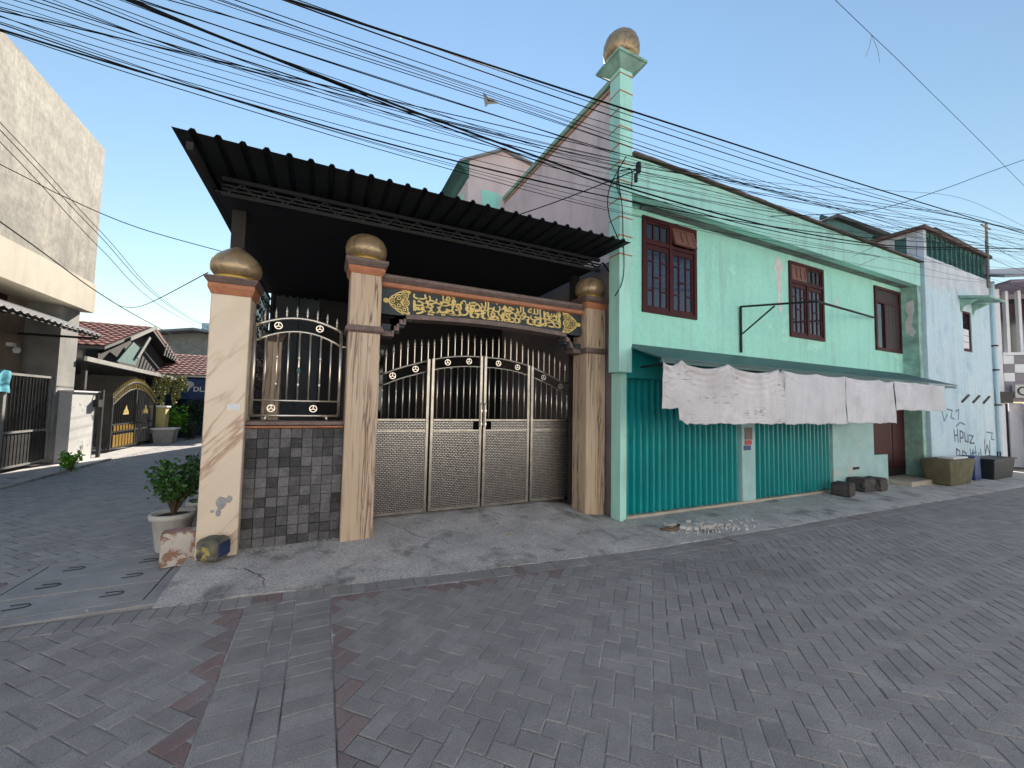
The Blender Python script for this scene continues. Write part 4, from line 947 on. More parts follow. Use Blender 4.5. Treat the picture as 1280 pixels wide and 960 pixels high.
mb = MB(); wall_x(mb, BY+.14, 8.0, 5.552, 6.2, 13.28, 13.40, [(4.62, 4.86, 5.6, 6.12)]); mb.build('balustrade_wall', 'white_peel', bh)
MB().box(13.30, 13.38, 4.62, 4.86, 5.6, 6.12).build('screen_bay', 'teal', bh)
MB().box(13.15, 13.5, BY+.2, 8.1, 6.2, 6.28).build('side_coping', 'brown_tile', bh)
mb = MB(); mb.add([(15.5, 4.75, 6.92), (18.0, 4.75, 6.86), (18.0, 6.2, 7.16), (15.5, 6.2, 7.22)]+[(15.5, 4.75, 6.88), (18.0, 4.75, 6.82), (18.0, 6.2, 7.12), (15.5, 6.2, 7.18)], [(0, 1, 2, 3), (7, 6, 5, 4), (0, 4, 5, 1), (1, 5, 6, 2), (2, 6, 7, 3), (3, 7, 4, 0)]); mb.build('roof_sheet', 'roof_dark', bh)
for x in (15.6, 17.2):
    for y in (4.9, 6.0): MB().box(x, x+.07, y, y+.07, 5.45, 6.95).build('roof_post', 'rust_steel', bh)
MB().tube([(17.25, BY-.04, 5.3), (17.25, BY-.04, 7.2)], .035, 8).tube([(16.9, BY-.04, 7.1), (17.6, BY-.04, 7.1)], .02).build('cable_mast', 'grey_column', bh)
MB().tube([(17.42, BY-.06, .2), (17.42, BY-.06, 5.5)], .045, 8).build('downpipe', 'blue_wall', bh)
for z in (1.9, 2.9, 3.6): MB().box(17.36, 17.48, BY-.11, BY-.001, z, z+.04).build('pipe_clip', 'black_paint', bh)
# three slots and painted scrawl on the blue wall
for k in range(3): mb = MB(); mb.prism([(15.05+k*.72, 1.96), (15.13+k*.72, 1.93), (15.62+k*.72, 2.14), (15.54+k*.72, 2.17)], 'y', BY-.02, BY-.001); mb.build('slanted_slot', 'black_paint', bh)
GL = [[(14.55, 1.22), (14.6, .95)], [(14.58, 1.08), (14.75, 1.10)], [(14.76, 1.25), (14.78, .92)], [(14.9, .9), (14.92, 1.2), (15.1, 1.16), (15.08, 1.02), (14.92, 1.02)], [(15.2, 1.15), (15.22, .93), (15.4, .9), (15.42, 1.1)], [(15.5, 1.08), (15.75, 1.05), (15.5, .88), (15.8, .86)],
      [(14.65, .75), (14.68, .22)], [(14.65, .75), (14.85, .68), (14.82, .5), (14.68, .5), (14.9, .28)], [(15.02, .7), (15.05, .2)], [(15.02, .68), (15.25, .62), (15.22, .42), (15.04, .42)], [(15.2, .34), (15.3, .05), (15.42, .4)],
      [(16.5, .95), (16.52, .55), (16.68, .8), (16.85, .5), (16.88, .9)], [(17.0, .48), (17.1, .36), (17.25, .45)], [(16.95, .2), (17.0, .1), (17.15, .1), (17.2, .24)]]
for l in GL: mb = MB(); strokes(mb, [l], BY-.003, .04); mb.build('graffiti_stroke', 'graffiti', bh)
GF = [[(13.9, 1.7), (14.0, 1.45), (14.2, 1.62)], [(14.2, 1.75), (14.5, 1.72), (14.4, 1.55), (14.6, 1.5)], [(14.7, 1.7), (14.9, 1.75), (14.85, 1.5)], [(15.5, .72), (15.55, .45), (15.7, .7), (15.72, .45)], [(15.85, .78), (15.9, .4), (16.1, .6)], [(16.2, .7), (16.25, .35)], [(14.7, 1.32), (14.95, 1.42), (15.25, 1.36)], [(16.7, 1.15), (17.1, 1.12), (17.0, .95), (17.2, .93)], [(15.6, .6), (15.9, .62)]]
for l in GF: mb = MB(); strokes(mb, [l], BY-.0028, .04); mb.build('graffiti_stroke', 'graffiti_faint', bh)

# ------------------------------------------------------------------ checkered house at the right edge (its front turns towards the street)
ck = thing('checkered_house', 'mauve house with white and grey checkered balcony at the right edge', 'building', (17.62, 4.26, 0))
ck.rotation_euler = (0, 0, R(-38))
def ckb(name, mt, *boxes, parent=None, **k):
    mb = MB()
    for b in boxes: mb.box(*b)
    me = mb.mesh(name, **k); return link(name, me, mt, parent or ck)
ckb('wall', 'mauve', (0, .12, 0, .2, 0, 5.35), (.12, 3.0, .0, .2, 2.02, 2.6), (.12, 3.0, .9, 1.0, 2.6, 5.4), (2.85, 3.0, 0, .9, 3.3, 5.4), (.12, .5, 1.0, 1.2, 0, 2.0), (1.4, 3, .75, .9, 0, 2.02))
ckb('corner_strip', 'white_paint', (-.02, .10, -.03, .0-.002, 0, 5.3))
ckb('balcony_coping', 'white_paint', (.1, 3.05, -.05, .22, 3.36, 3.44))
ckb('backing', 'grey_tile', (.12, 3.0, .012, .18, 2.6, 3.36))
tl = .252; wm = MB().box(0, tl-.006, -.012, .01, 0, tl-.006).mesh('tile', bev=.002); wm.materials.append(MATS['white_paint']); gm = MB().box(0, tl-.006, -.010, .01, 0, tl-.006).mesh('tile', bev=.002); gm.materials.append(MATS['grey_tile'])
for i in range(11):
    for j in range(3):
        o = bpy.data.objects.new('tile', wm if (i+j) % 2 == 0 else gm); COL.objects.link(o); o.parent = ck; o.location = (.13+i*tl, 0, 2.603+j*tl)
for x in (.42, .72): ckb('balcony_column', 'white_paint', (x, x+.07, .2, .3, 3.44, 5.3))
ckb('balcony_window', 'dark_glass', (.8, 2.8, .86, .89, 3.4, 5.2))
ckb('ceiling', 'mauve', (.0, 3.1, -.5, 1.0, 5.36, 5.44))
o = link('roof', MB().add([(-.3, -.7, 5.45), (3.4, -.7, 5.45), (3.4, 2.5, 6.6), (-.3, 2.5, 6.6), (-.3, -.7, 5.52), (3.4, -.7, 5.52), (3.4, 2.5, 6.67), (-.3, 2.5, 6.67)], [(3, 2, 1, 0), (4, 5, 6, 7), (0, 1, 5, 4), (1, 2, 6, 5), (2, 3, 7, 6), (3, 0, 4, 7)]).mesh('roof'), 'grey_roof', ck)
ckb('curtain', 'tarp', (1.0, 1.04, .3, .7, .1, 2.0), (.7, 1.0, .6, .64, .1, 2.0))
ckb('doorway', 'black_paint', (.45, 2.9, 1.05, 1.1, 0, 2.0))
sg = ckb('sign_board', 'sign_face', (.25, 2.2, -.16, -.06, 2.13, 2.50)); sg['label'] = 'shop sign board with dark lettering'
mb = MB().ring((.42, -.165, 2.32), .11, .04, .008)
link('sign_ring', mb.mesh('sign_ring'), 'black_paint', sg)
rn = random.Random(3)
for xa, xb in ((.66, 1.32), (1.42, 2.1)):
    mb = MB(); x = xa
    while x < xb-.03:
        w = rn.uniform(.02, .05); mb.box(x, x+w, -.166, -.161, 2.335, 2.335+rn.uniform(.09, .12)); x += w+.018
    link('worn_lettering', mb.mesh('worn_lettering'), 'black_paint', sg)['kind'] = 'stuff'
link('sign_line', MB().box(.62, 1.9, -.167, -.163, 2.26, 2.29).box(.62, 1.9, -.167, -.163, 2.18, 2.20).mesh('sign_line'), 'black_paint', sg)
ckb('meter', 'black_iron', (-.08, .2, -.14, -.035, 1.98, 2.30))

# dark roof of a house behind the shop house
dh = thing('rear_roof_house', 'house behind the shop house showing a dark roof with green gable boards', 'building', (16.5, 9, 0))
mb = MB(); mb.add([(13.75, 6.6, 7.55), (15.28, 7.0, 8.26), (18.9, 7.0, 8.36), (18.9, 10, 8.3), (15.28, 10, 8.3), (13.75, 10, 7.5), (13.75, 6.6, 7.47), (15.28, 7.0, 8.15), (18.9, 7.0, 8.22), (18.9, 10, 8.2), (15.28, 10, 8.2), (13.75, 10, 7.4)], [(0, 1, 4, 5), (1, 2, 3, 4), (11, 10, 7, 6), (10, 9, 8, 7), (0, 6, 7, 1), (1, 7, 8, 2), (2, 8, 9, 3), (3, 9, 10, 4), (4, 10, 11, 5), (5, 11, 6, 0)]); mb.build('roof', 'roof_dark', dh)
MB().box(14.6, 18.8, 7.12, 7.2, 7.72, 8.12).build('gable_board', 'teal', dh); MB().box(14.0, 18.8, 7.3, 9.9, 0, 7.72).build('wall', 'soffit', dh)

# ------------------------------------------------------------------ unseen row houses added behind the viewer to bounce sunlight onto the fronts
def bounce_house(x0, x1, h, ma, label, doors, wx):
    t = thing('bounce_row_house', label, 'house', ((x0+x1)/2, -8, 0), 'unseen houses added across the street to bounce sunlight')
    holes = [(x, x+1.1, .0, 2.2) for x in doors]+[(x, x+1.3, 1.0, 2.3) for x in wx]+[(x, x+1.3, 3.9, 5.1) for x in wx+doors if h > 5.5]
    mb = MB(); wall_y(mb, x0, x1, -.05, h, -5.6, -5.4, holes); mb.build('wall', ma, t)
    MB().box(x0, x0+.2, -11, -5.6, 0, h).box(x1-.2, x1, -11, -5.6, 0, h).box(x0+.2, x1-.2, -11, -10.8, 0, h).build('side_wall', ma, t)
    MB().prism([(-4.9, h), (-8.2, h+1.3), (-11.4, h), (-11.4, h-.1), (-8.2, h+1.15), (-4.9, h-.1)], 'x', x0+.02, x1-.02).build('roof', 'roof_red', t)
    for a, b, c, d in holes: MB().box(a, b, -5.55, -5.50, max(c, 0), d).build('door' if c == 0 else 'window', 'dark_wood' if c == 0 else 'dark_glass', t)
bounce_house(-26, -9.5, 6.0, 'bounce_white', 'unseen white row house added across the street, left of the viewer', [-23, -13], [-20.5, -17, -11.5])
bounce_house(-9.3, 4.2, 6.4, 'bounce_white', 'unseen white row house added across the street, right behind the viewer', [-7.5, 1.6], [-5.5, -2.6, -.6])
bounce_house(4.4, 19.0, 6.0, 'bounce_white', 'unseen white row house added across the street, right of the viewer', [6, 15.5], [8.5, 11, 13])
bounce_house(19.2, 36, 6.2, 'bounce_white', 'unseen white row house added across the street, farthest right', [21, 31], [24, 27, 33.5])

# ------------------------------------------------------------------ left side of the alley
lb = thing('corner_house', 'tall stained cream house with zinc awning and iron fence along the alley', 'building', (-8.5, 9, 0))
MB().box(-13, -5.58, 5.0, 14.12, 3.99, 8.32).build('upper_wall', 'old_white', lb)
MB().box(-13, -5.55, 4.95, 14.17, 3.86, 4.62).build('parapet_band', 'cream', lb)
mb = MB(); wall_x(mb, 5.0, 13.3, .05, 3.86, -6.6, -6.4, [(8.5, 11.6, 1.3, 3.0)]); mb.build('recessed_wall', 'tan_wall', lb)
MB().box(-6.48, -6.36, 9.0, 12.6, 3.45, 3.84).build('wood_panel', 'maroon', lb)
MB().box(-6.52, -6.50, 8.5, 11.6, 1.3, 3.0).build('window', 'dark_glass', lb)
MB().box(-6.4, -5.78, 13.3, 14.05, .05, 3.86).build('corner_column', 'grey_column', lb)
MB().box(-6.38, -6.30, 11.8, 13.0, .05, 3.0).build('pilaster', 'tan_wall', lb)
MB().box(-6.395, -6.2, 12.55, 12.68, 2.72, 2.80).lathe([(0, 0), (.05, .0), (.07, .08), (.03, .13), (0, .13)], (-6.15, 12.6, 2.58), 10).build('wall_lamp', 'white_paint', lb)
ribme = []
mb = MB(); n = 70; v = []; f = []
for i in range(n+1):
    y = 6.0+7.2*i/n; h = .022*(1 if i % 2 else -1)
    v += [(-6.0, y, 3.58+h), (-4.98, y, 3.16+h)]
for i in range(n): f.append((2*i, 2*i+1, 2*i+3, 2*i+2))
k = len(v); v += [(x, y, z-.01) for x, y, z in v]; f += [tuple(q+k for q in a[::-1]) for a in f]
for i in range(n): f.append((2*i+1, k+2*i+1, k+2*i+3, 2*i+3))
mb.add(v, f); awn = mb.build('zinc_awning', 'awning_zinc', lb)
MB().box(-5.06, -5.02, 6.05, 13.15, 3.08, 3.13).box(-6.4, -5.06, 13.08, 13.13, 3.05, 3.10).build('awning_frame', 'rust_steel', awn)
fn = thing('iron_fence', 'black iron bar fence in front of the cream corner house', 'fence', (-5.85, 9.7, .06))
mb = MB().box(-5.875, -5.825, 6.0, 13.28, 2.06, 2.11).box(-5.87, -5.83, 6.0, 13.28, .84, .885).box(-5.87, -5.83, 6.0, 13.28, .12, .16); mb.build('rail', 'grey_column', fn)
for k in range(66):
    y = 6.1+k*.11
    if k % 14 == 9: MB().box(-5.88, -5.82, y-.04, y+.04, .06, 2.06).build('post', 'grey_column', fn)
    else: MB().tube([(-5.85, y, .1), (-5.85, y, 2.08)], .013, 5).build('bar', 'black_iron', fn)
MB().box(-5.86, -5.845, 6.0, 13.25, .13, .80).build('kick_plate', 'black_iron', fn)
cl = MB(); v = []; f = []
for i in range(13):
    for j in range(9):
        v.append((-5.80+.015*math.sin(i*1.3)+.01*math.sin(j), 11.0+i*.065, 2.14-j*.055+.012*math.sin(i*.9)))
for i in range(12):
    for j in range(8): f.append((i*9+j, (i+1)*9+j, (i+1)*9+j+1, i*9+j+1))
cl.add(v, f); k = len(v); cl.add([(x-.012, y, z) for x, y, z in v], [q[::-1] for q in f])
solo(cl, 'towel', 'cyan_cloth', 'cyan towel hung over the iron fence', 'towel', (-5.8, 11.4, 1.7), smooth=True)

# low wall and open gate of the next property
gw = thing('white_gate_wall', 'short grey-white wall stub with mossy foot beside the alley', 'wall', (-5.75, 13.9, 0))
MB().box(-5.84, -5.55, 13.45, 14.6, 0, 1.76).build('wall', 'gate_wall', gw, bev=.01); MB().box(-5.88, -5.51, 13.42, 14.64, 1.762, 1.80).build('coping', 'white_paint', gw)
gp = thing('gate_post', 'thin black gate post with a hanging lamp box', 'post', (-5.5, 14.8, 0))
MB().box(-5.54, -5.47, 14.76, 14.84, 0, 1.85).build('post', 'black_iron', gp); MB().box(-5.54, -5.44, 14.45, 14.70, 1.38, 1.58).build('lamp_box', 'black_iron', gp); MB().tube([(-5.5, 14.8, 1.8), (-5.5, 14.6, 1.78), (-5.5, 14.52, 1.6)], .012).build('bracket', 'black_iron', gp)
ag = thing('arched_gate', 'black and gold arched iron gate in sunlight down the alley', 'gate', (-5.7, 17.6, 0))
gX = -5.70
topg = [(15.95+3.4*k/20, 1.62+.56*math.sin(math.pi*k/20)) for k in range(21)]
mb = MB().tube([(gX, y, z) for y, z in topg], .03, 6).tube([(gX, y, z-.22) for y, z in topg], .025, 6)
for y in (15.95, 17.62, 19.35): mb.box(gX-.03, gX+.03, y-.03, y+.03, .06, 1.62 if y != 17.62 else 2.15)
for z in (.08, .58, .80): mb.box(gX-.02, gX+.02, 15.98, 19.32, z, z+.05)
mb.build('frame', 'black_iron', ag)
mb = MB()
for k in range(26):
    y = 16.02+k*.13; z = interp(topg, y); mb.lathe([(.012, 0), (.03, .03), (.02, .07), (0, .15)], (gX, y, z+.02), 6); mb.tube([(gX, y, z-.2), (gX, y, z)], .018, 5, False)
mb.build('gold_finials', 'gold_letter', ag)
for k in range(25):
    y = 16.07+k*.13
    MB().tube([(gX, y, .1), (gX, y, interp(topg, y)-.22)], .011, 5, False).build('bar', 'black_iron' if k < 13 else 'grey_column', ag)
for y in (16.85, 18.4): MB().prism([(y-.2, 1.12), (y+.2, 1.12), (y+.16, 1.24), (y+.07, 1.30), (y, 1.42), (y-.07, 1.30), (y-.16, 1.24)], 'x', gX+.015, gX+.035).build('gold_ornament', 'gold_letter', ag)
for k in range(7): MB().box(gX+.012, gX+.03, 16.1+k*.21, 16.24+k*.21, .14, .50).build('gold_baluster', 'gold_paint', ag)
for k in range(7): MB().box(gX+.012, gX+.03, 16.1+k*.21, 16.22+k*.21, .63, .79).build('gold_baluster', 'gold_paint', ag)
MB().box(gX-.012, gX-.004, 15.98, 17.6, .12, .8).build('kick_plate', 'black_iron', ag)
yp = thing('yellow_gate_pier', 'pale yellow pier at the far end of the arched gate', 'pier', (-5.7, 19.7, 0))
MB().box(-5.84, -5.4, 19.45, 19.85, 0, 1.32).build('pier', 'yellow_wall', yp, bev=.01); MB().box(-5.88, -5.36, 19.41, 19.89, 1.322, 1.38).build('cap', 'white_paint', yp)

# carport house with red tiled roof
h2 = thing('tiled_roof_house', 'low house behind the arched gate with dark porch and red tiled roof', 'house', (-9, 19, 0))
MB().prism([(14.3, 2.62), (27, 2.36), (27, 2.42), (14.3, 2.68)], 'x', -9.0, -5.72).build('porch_roof', 'roof_dark', h2)
MB().prism([(14.28, 2.60), (27.05, 2.34), (27.05, 2.46), (14.28, 2.72)], 'x', -5.72, -5.66).build('porch_fascia', 'awning_zinc', h2)
MB().box(-9.2, -9.0, 14.4, 26.5, 0, 3.4).build('wall', 'navy_wall', h2)
MB().box(-9.0, -6.6, 20.2, 20.4, 0, 2.5).build('porch_wall', 'grey_column', h2)
MB().box(-13, -7.1, 17.6, 17.8, 2.7, 3.4).build('front_wall', 'grey_column', h2)
for y in (14.6, 18.5, 22.5): MB().box(-5.9, -5.8, y, y+.1, 0, 2.5).build('porch_post', 'rust_steel', h2)
def tiled(name, parent, x0, x1, y0, z0, y1, z1, rows, tw=.24):
    """pan-tile slope facing the street (-Y): one strip of barrel tiles per row"""
    root = None
    for r in range(rows):
        ya, yb = y0+(y1-y0)*r/rows, y0+(y1-y0)*(r+1.12)/rows; za, zb = z0+(z1-z0)*r/rows+.035, z0+(z1-z0)*(r+1.12)/rows
        nx = max(2, int((x1-x0)/tw)); v = []; f = []
        for i in range(nx*4+1):
            x = x0+(x1-x0)*i/(nx*4); h = .028*(1, .6, 0, .5)[i % 4]
            v += [(x, ya, za+h), (x, yb, zb+h), (x, ya, za+h-.03)]
        for i in range(nx*4): f += [(3*i, 3*i+3, 3*i+4, 3*i+1), (3*i, 3*i+2, 3*i+5, 3*i+3)]
        MB().add(v, f).build(name, 'roof_red', parent)
tiled('tile_row', h2, -12.5, -6.45, 17.4, 3.33, 21.2, 4.62, 12)
MB().prism([(21.2, 4.62), (25, 3.35), (25, 3.25), (21.2, 4.5), (17.4, 3.22), (17.4, 3.32)], 'x', -12.5, -6.5).build('roof_deck', 'roof_dark', h2)
MB().prism([(19.0, 3.88), (21.2, 4.66), (21.2, 4.52), (19.0, 3.74)], 'x', -6.44, -6.40).build('barge_board', 'grey_column', h2)
MB().prism([(21.2, 4.66), (24.6, 3.46), (24.6, 3.32), (21.2, 4.52)], 'x', -6.44, -6.40).build('barge_board', 'roof_red', h2)
MB().prism([(19.6, 3.2), (19.75, 3.15), (20.8, 4.1), (20.65, 4.15)], 'x', -6.43, -6.39).build('loose_plank', 'grey_column', h2)
MB().prism([(18.2, 2.9), (19.7, 2.9), (20.2, 3.55), (19.4, 3.75)], 'x', -6.5, -6.46).build('green_tarpaulin', 'teal', h2)
for k in range(6): MB().prism([(22.2+k*.3, 3.55-k*.02), (22.26+k*.3, 3.55-k*.02), (22.56+k*.3, 4.15-k*.1), (22.5+k*.3, 4.15-k*.1)], 'x', -6.38, -6.34).build('bare_batten', 'grey_column', h2)
MB().prism([(17.8, 3.1), (21.2, 4.4), (24.6, 3.1), (24.6, 2.6), (17.8, 2.6)], 'x', -6.9, -6.8).build('gable_wall', 'interior', h2)
h3 = thing('far_tiled_house', 'far house closing the alley with red tiled roof and blue front', 'house', (-5, 26, 0))
tiled('tile_row', h3, -8, -2.5, 22.6, 2.75, 26.2, 4.0, 11)
MB().prism([(22.6, 2.70), (26.2, 3.95), (30, 2.7)], 'x', -8, -2.5).build('roof_deck', 'roof_dark', h3)
MB().box(-8, -2.4, 22.35, 22.62, 2.66, 2.74).build('gutter', 'awning_zinc', h3)
MB().box(-8, -2.5, 23.0, 29.5, 0, 2.7).build('wall', 'banner_blue', h3)
h4 = thing('distant_grey_house', 'grey metal roofs and a small tower beyond the red roofs', 'building', (-8, 38, 0))
MB().prism([(-14, 5.6), (-8.5, 6.6), (-2, 5.8), (-2, 0), (-14, 0)], 'y', 36, 37).build('wall', 'grey_column', h4); MB().prism([(-14.2, 5.6), (-8.5, 6.65), (-1.8, 5.8), (-1.8, 5.95), (-8.5, 6.8), (-14.2, 5.75)], 'y', 35, 44).build('roof', 'grey_roof', h4); MB().box(-8.6, -7.4, 37.5, 39, 6, 7.6).build('tower', 'blue_wall', h4)
bn = thing('blue_banner', 'blue banner with white lettering hung under the far gutter', 'banner', (-5.15, 22.2, 1.7))
MB().box(-5.75, -4.4, 22.20, 22.22, 1.66, 2.58).build('cloth', 'banner_blue', bn)
me = text_mesh('7 DL.34', .30, .003, 1.0, .006); me.transform(Matrix.Translation((-5.0+5.15, 22.193-22.2, 2.02-1.7)) @ Matrix.Rotation(R(90), 4, 'X')); link('lettering', me, 'white_paint', bn)
MB().prism(blob(-5.48, 2.3, .28, .2, seed=8), 'y', 22.185, 22.197).build('white_emblem', 'white_cloth', bn)

# plants and tubs down the alley
def bush(label, c, rad, n, size, ma, cat='bush', name='bush', droop=0, seed=0, grp=None):
    rn = random.Random(seed+11); t = thing(name, label, cat, c, grp)
    clumps = [(Vector((rn.uniform(-.7, .7)*rad[0], rn.uniform(-.7, .7)*rad[1], rn.uniform(.25, .85)*rad[2])), rn.uniform(.25, .5)) for _ in range(9)]
    def samp():
        q, s = rn.choice(clumps); d = Vector((rn.gauss(0, 1), rn.gauss(0, 1), rn.gauss(0, 1))).normalized()*s*rn.random()**.4
        return (c[0]+q.x+d.x*rad[0], c[1]+q.y+d.y*rad[1], c[2]+max(.0, q.z+d.z*rad[2]))
    leaf_build(leaves(n, samp, size, rn, droop), 'foliage', ma, t)
    mb = MB()
    for q, s in clumps: mb.tube([c, (c[0]+q.x*.4, c[1]+q.y*.4, c[2]+q.z*.6), (c[0]+q.x, c[1]+q.y, c[2]+q.z)], [.012, .009, .004], 5)
    mb.build('stem', 'stem', t); return t
bush('dark hedge growing under the blue banner', (-5.0, 21.6, 0), (.7, .5, 1.7), 1500, .11, 'leaf_dark', seed=1)
bush('bright green shrub beside the yellow pier', (-5.3, 20.5, .3), (.35, .3, .95), 700, .10, 'leaf_bright', seed=2)
vn = thing('hanging_vine', 'dry yellow-green vine hanging over the yellow pier', 'vine', (-5.4, 19.7, 1.38))
rn = random.Random(5); strands = []
for k in range(34):
    x = rn.uniform(-5.85, -4.92); y = 19.6+rn.uniform(-.22, .22); L = rn.uniform(.35, 1.25)*(1-.45*max(0, (x+5.35)/.45)); dx = rn.uniform(-.08, .08)
    strands.append([Vector((x, y, 2.55+rn.uniform(-.05, .08))), Vector((x+dx*.5, y-.05, 2.5-L*.5)), Vector((x+dx, y-.04, 2.5-L))])
def vs():
    a, b, c = rn.choice(strands); t = rn.random(); p = a.lerp(b, t*2) if t < .5 else b.lerp(c, t*2-1); return p+Vector((rn.gauss(0, .022), rn.gauss(0, .022), 0))
leaf_build(leaves(1500, vs, .085, rn, 1.0), 'foliage', 'leaf_dry', vn)
mb = MB()
for q in strands: mb.tube(q, .005, 4)
mb.tube([(-5.84, 19.6, 1.38), (-5.84, 19.6, 2.6), (-4.95, 19.6, 2.6)], .015, 5); mb.build('stem', 'stem', vn)
pl = thing('concrete_planter', 'flared grey concrete planter trough below the vine', 'planter', (-5.2, 19.4, 0))
mb = MB(); frustum(mb, -5.3, 19.25, 0, .5, .26, .32); mb.build('trough', 'slab', pl); MB().box(-5.66, -4.94, 18.9, 19.6, .501, .56).build('rim', 'white_paint', pl, bev=.008)
tb = thing('dark_tub', 'dark plant tub standing against the yellow pier', 'tub', (-5.62, 19.2, 0))
MB().lathe([(0, 0), (.14, 0), (.18, .3), (.19, .34), (.16, .34), (0, .3)], (-5.68, 19.15, .0), 16).build('tub', 'tub', tb)
bush('small bright green weed tuft at the foot of the grey wall stub', (-4.75, 11.7, .05), (.17, .17, .38), 380, .07, 'leaf_bright', 'plant', 'weed_tuft', seed=3)
bush('dark plants standing beside the grey planter near the far hedge', (-4.75, 20.6, 0), (.3, .3, .8), 300, .09, 'leaf_dark', 'plant', seed=9)

# ------------------------------------------------------------------ pots and blocks by the marble pillar
pt = thing('potted_plant', 'leafy green plant in a white ribbed pot beside the marble pillar', 'potted plant', (-1.40, 5.5, 0))
MB().lathe([(0, .0), (.125, .0), (.135, .02), (.175, .33), (.185, .335), (.205, .345), (.207, .385), (.195, .40), (.175, .39), (.165, .36), (0, .35)], (-1.40, 5.5, 0), 36).build('pot', 'pot', pt, smooth=True)
MB().lathe([(0, .365), (.1, .37), (.166, .36)], (-1.40, 5.5, 0), 20).build('soil', 'soil', pt)
rn = random.Random(21); st = MB(); tips = []
for k in range(17):
    a = rn.uniform(0, 6.28); r = rn.uniform(.08, .30); h = rn.uniform(.18, .54)
    p0 = Vector((-1.40, 5.5, .36)); p2 = p0+Vector((math.cos(a)*r, math.sin(a)*r*.9, h)); p1 = p0+(p2-p0)*.5+Vector((0, 0, .04)); st.tube([p0, p1, p2], [.010, .007, .003], 6); tips += [(p1, .4), (p2, 1), (p0+(p2-p0)*.75, .8), (p2, 1)]
st.build('stem', 'stem', pt)
def ps():
    q, s = rn.choice(tips); d = Vector((rn.gauss(0, 1), rn.gauss(0, 1), rn.gauss(0, .9)))*.045*s; return q+d
leaf_build(leaves(1250, ps, .055, rn), 'foliage', 'leaf', pt)
pt2 = thing('potted_plant', 'pale pot half hidden behind the marble pillar', 'potted plant', (-1.22, 5.95, 0))
MB().lathe([(0, .0), (.12, .0), (.16, .36), (.185, .37), (.185, .42), (.16, .42), (.15, .38), (0, .37)], (-1.22, 5.95, 0), 30).build('pot', 'pot', pt2, smooth=True)
tips = [(Vector((-1.22+rn.uniform(-.18, .18), 5.95+rn.uniform(-.18, .18), .5+rn.uniform(0, .4))), 1) for _ in range(14)]
leaf_build(leaves(420, ps, .055, rn), 'foliage', 'leaf_dark', pt2)
def block(name, label, c, sx, sy, sz, rz, ma, seed, cat='block', bev=.015, nz=.006, tilt=0, grp=None):
    me = MB().box(-sx/2, sx/2, -sy/2, sy/2, 0, sz).mesh(name, bev=bev, sub=3, noise=nz, seed=seed)
    o = link(name, me, ma); o.location = c; o.rotation_euler = (tilt, 0, R(rz)); o['label'] = label; o['category'] = cat
    if grp: o['group'] = grp
    me.polygons.foreach_set('use_smooth', [True]*len(me.polygons)); return o
b1 = block('painted_block', 'chipped white painted block in front of the flower pot', (-1.20, 4.96, .012), .27, .16, .32, 8, 'white_block', 1, bev=.012, nz=.004)
link('red_stripe', MB().box(-.10, .08, -.05, .06, .321, .326).mesh('red_stripe', bev=.002), 'red_paint', b1)
b2 = block('painted_rock', 'dark rounded rock with yellow and blue paint at the pillar foot', (-.885, 4.72, .09), .21, .19, .21, -24, 'painted_rock', 2, 'rock', bev=.05, nz=.006)
link('blue_face', MB().box(.1, .112, -.07, .08, .04, .17).mesh('blue_face', bev=.004), 'rock_blue', b2)

# ------------------------------------------------------------------ clutter along the shop fronts
block('rubble_block', 'dark concrete block before the second shutter, nearest the camera', (9.08, 4.2, .03), .36, .28, .24, 10, 'block', 5, grp='dark blocks by the shop wall', bev=.03, nz=.01)
block('rubble_block', 'dark concrete block lying left of the pair by the pale wall', (9.98, 4.3, .03), .38, .3, .26, -6, 'block', 6, grp='dark blocks by the shop wall', bev=.03, nz=.01)
block('rubble_block', 'dark concrete block lying next to the doorstep', (10.40, 4.25, .03), .36, .3, .25, 5, 'block', 7, grp='dark blocks by the shop wall', bev=.03, nz=.01)
tk = thing('water_trough', 'mossy brown concrete trough below the graffiti wall', 'trough', (13.3, 4.0, .03))
mb = MB(); frustum(mb, 13.15, 4.0, .03, .60, .55, .70, .2, .25); mb.build('basin', 'tank', tk, bev=.03, smooth=True); MB().box(12.9, 13.7, 3.84, 4.1, .605, .64).build('white_lid', 'white_paint', tk)
bs = thing('brick_stack', 'short stack of red bricks behind the trough', 'bricks', (14.1, 4.05, .03))
for k in range(6): MB().box(13.98, 14.22, 3.95, 4.12, .03+k*.078, .03+k*.078+.07).build('brick', 'brick', bs)
block('blue_crate', 'blue plastic crate between the bricks and the black tub', (14.5, 4.05, .03), .36, .3, .58, 0, 'blue_plastic', 9, 'crate', bev=.02, nz=.002)
tu = thing('black_tub', 'low black plastic tub at the foot of the blue wall', 'tub', (15.6, 3.95, .03))
mb = MB(); frustum(mb, 15.6, 3.95, .03, .50, .62, .72, .18, .22); mb.build('basin', 'tub', tu, bev=.02); MB().box(14.85, 16.35, 3.70, 4.2, .501, .54).build('rim', 'tub', tu, bev=.01); MB().tube([(16.0, 3.95, .54), (16.0, 3.95, .66), (16.2, 3.95, .66), (16.2, 3.95, .54)], .015).build('handle', 'tub', tu)
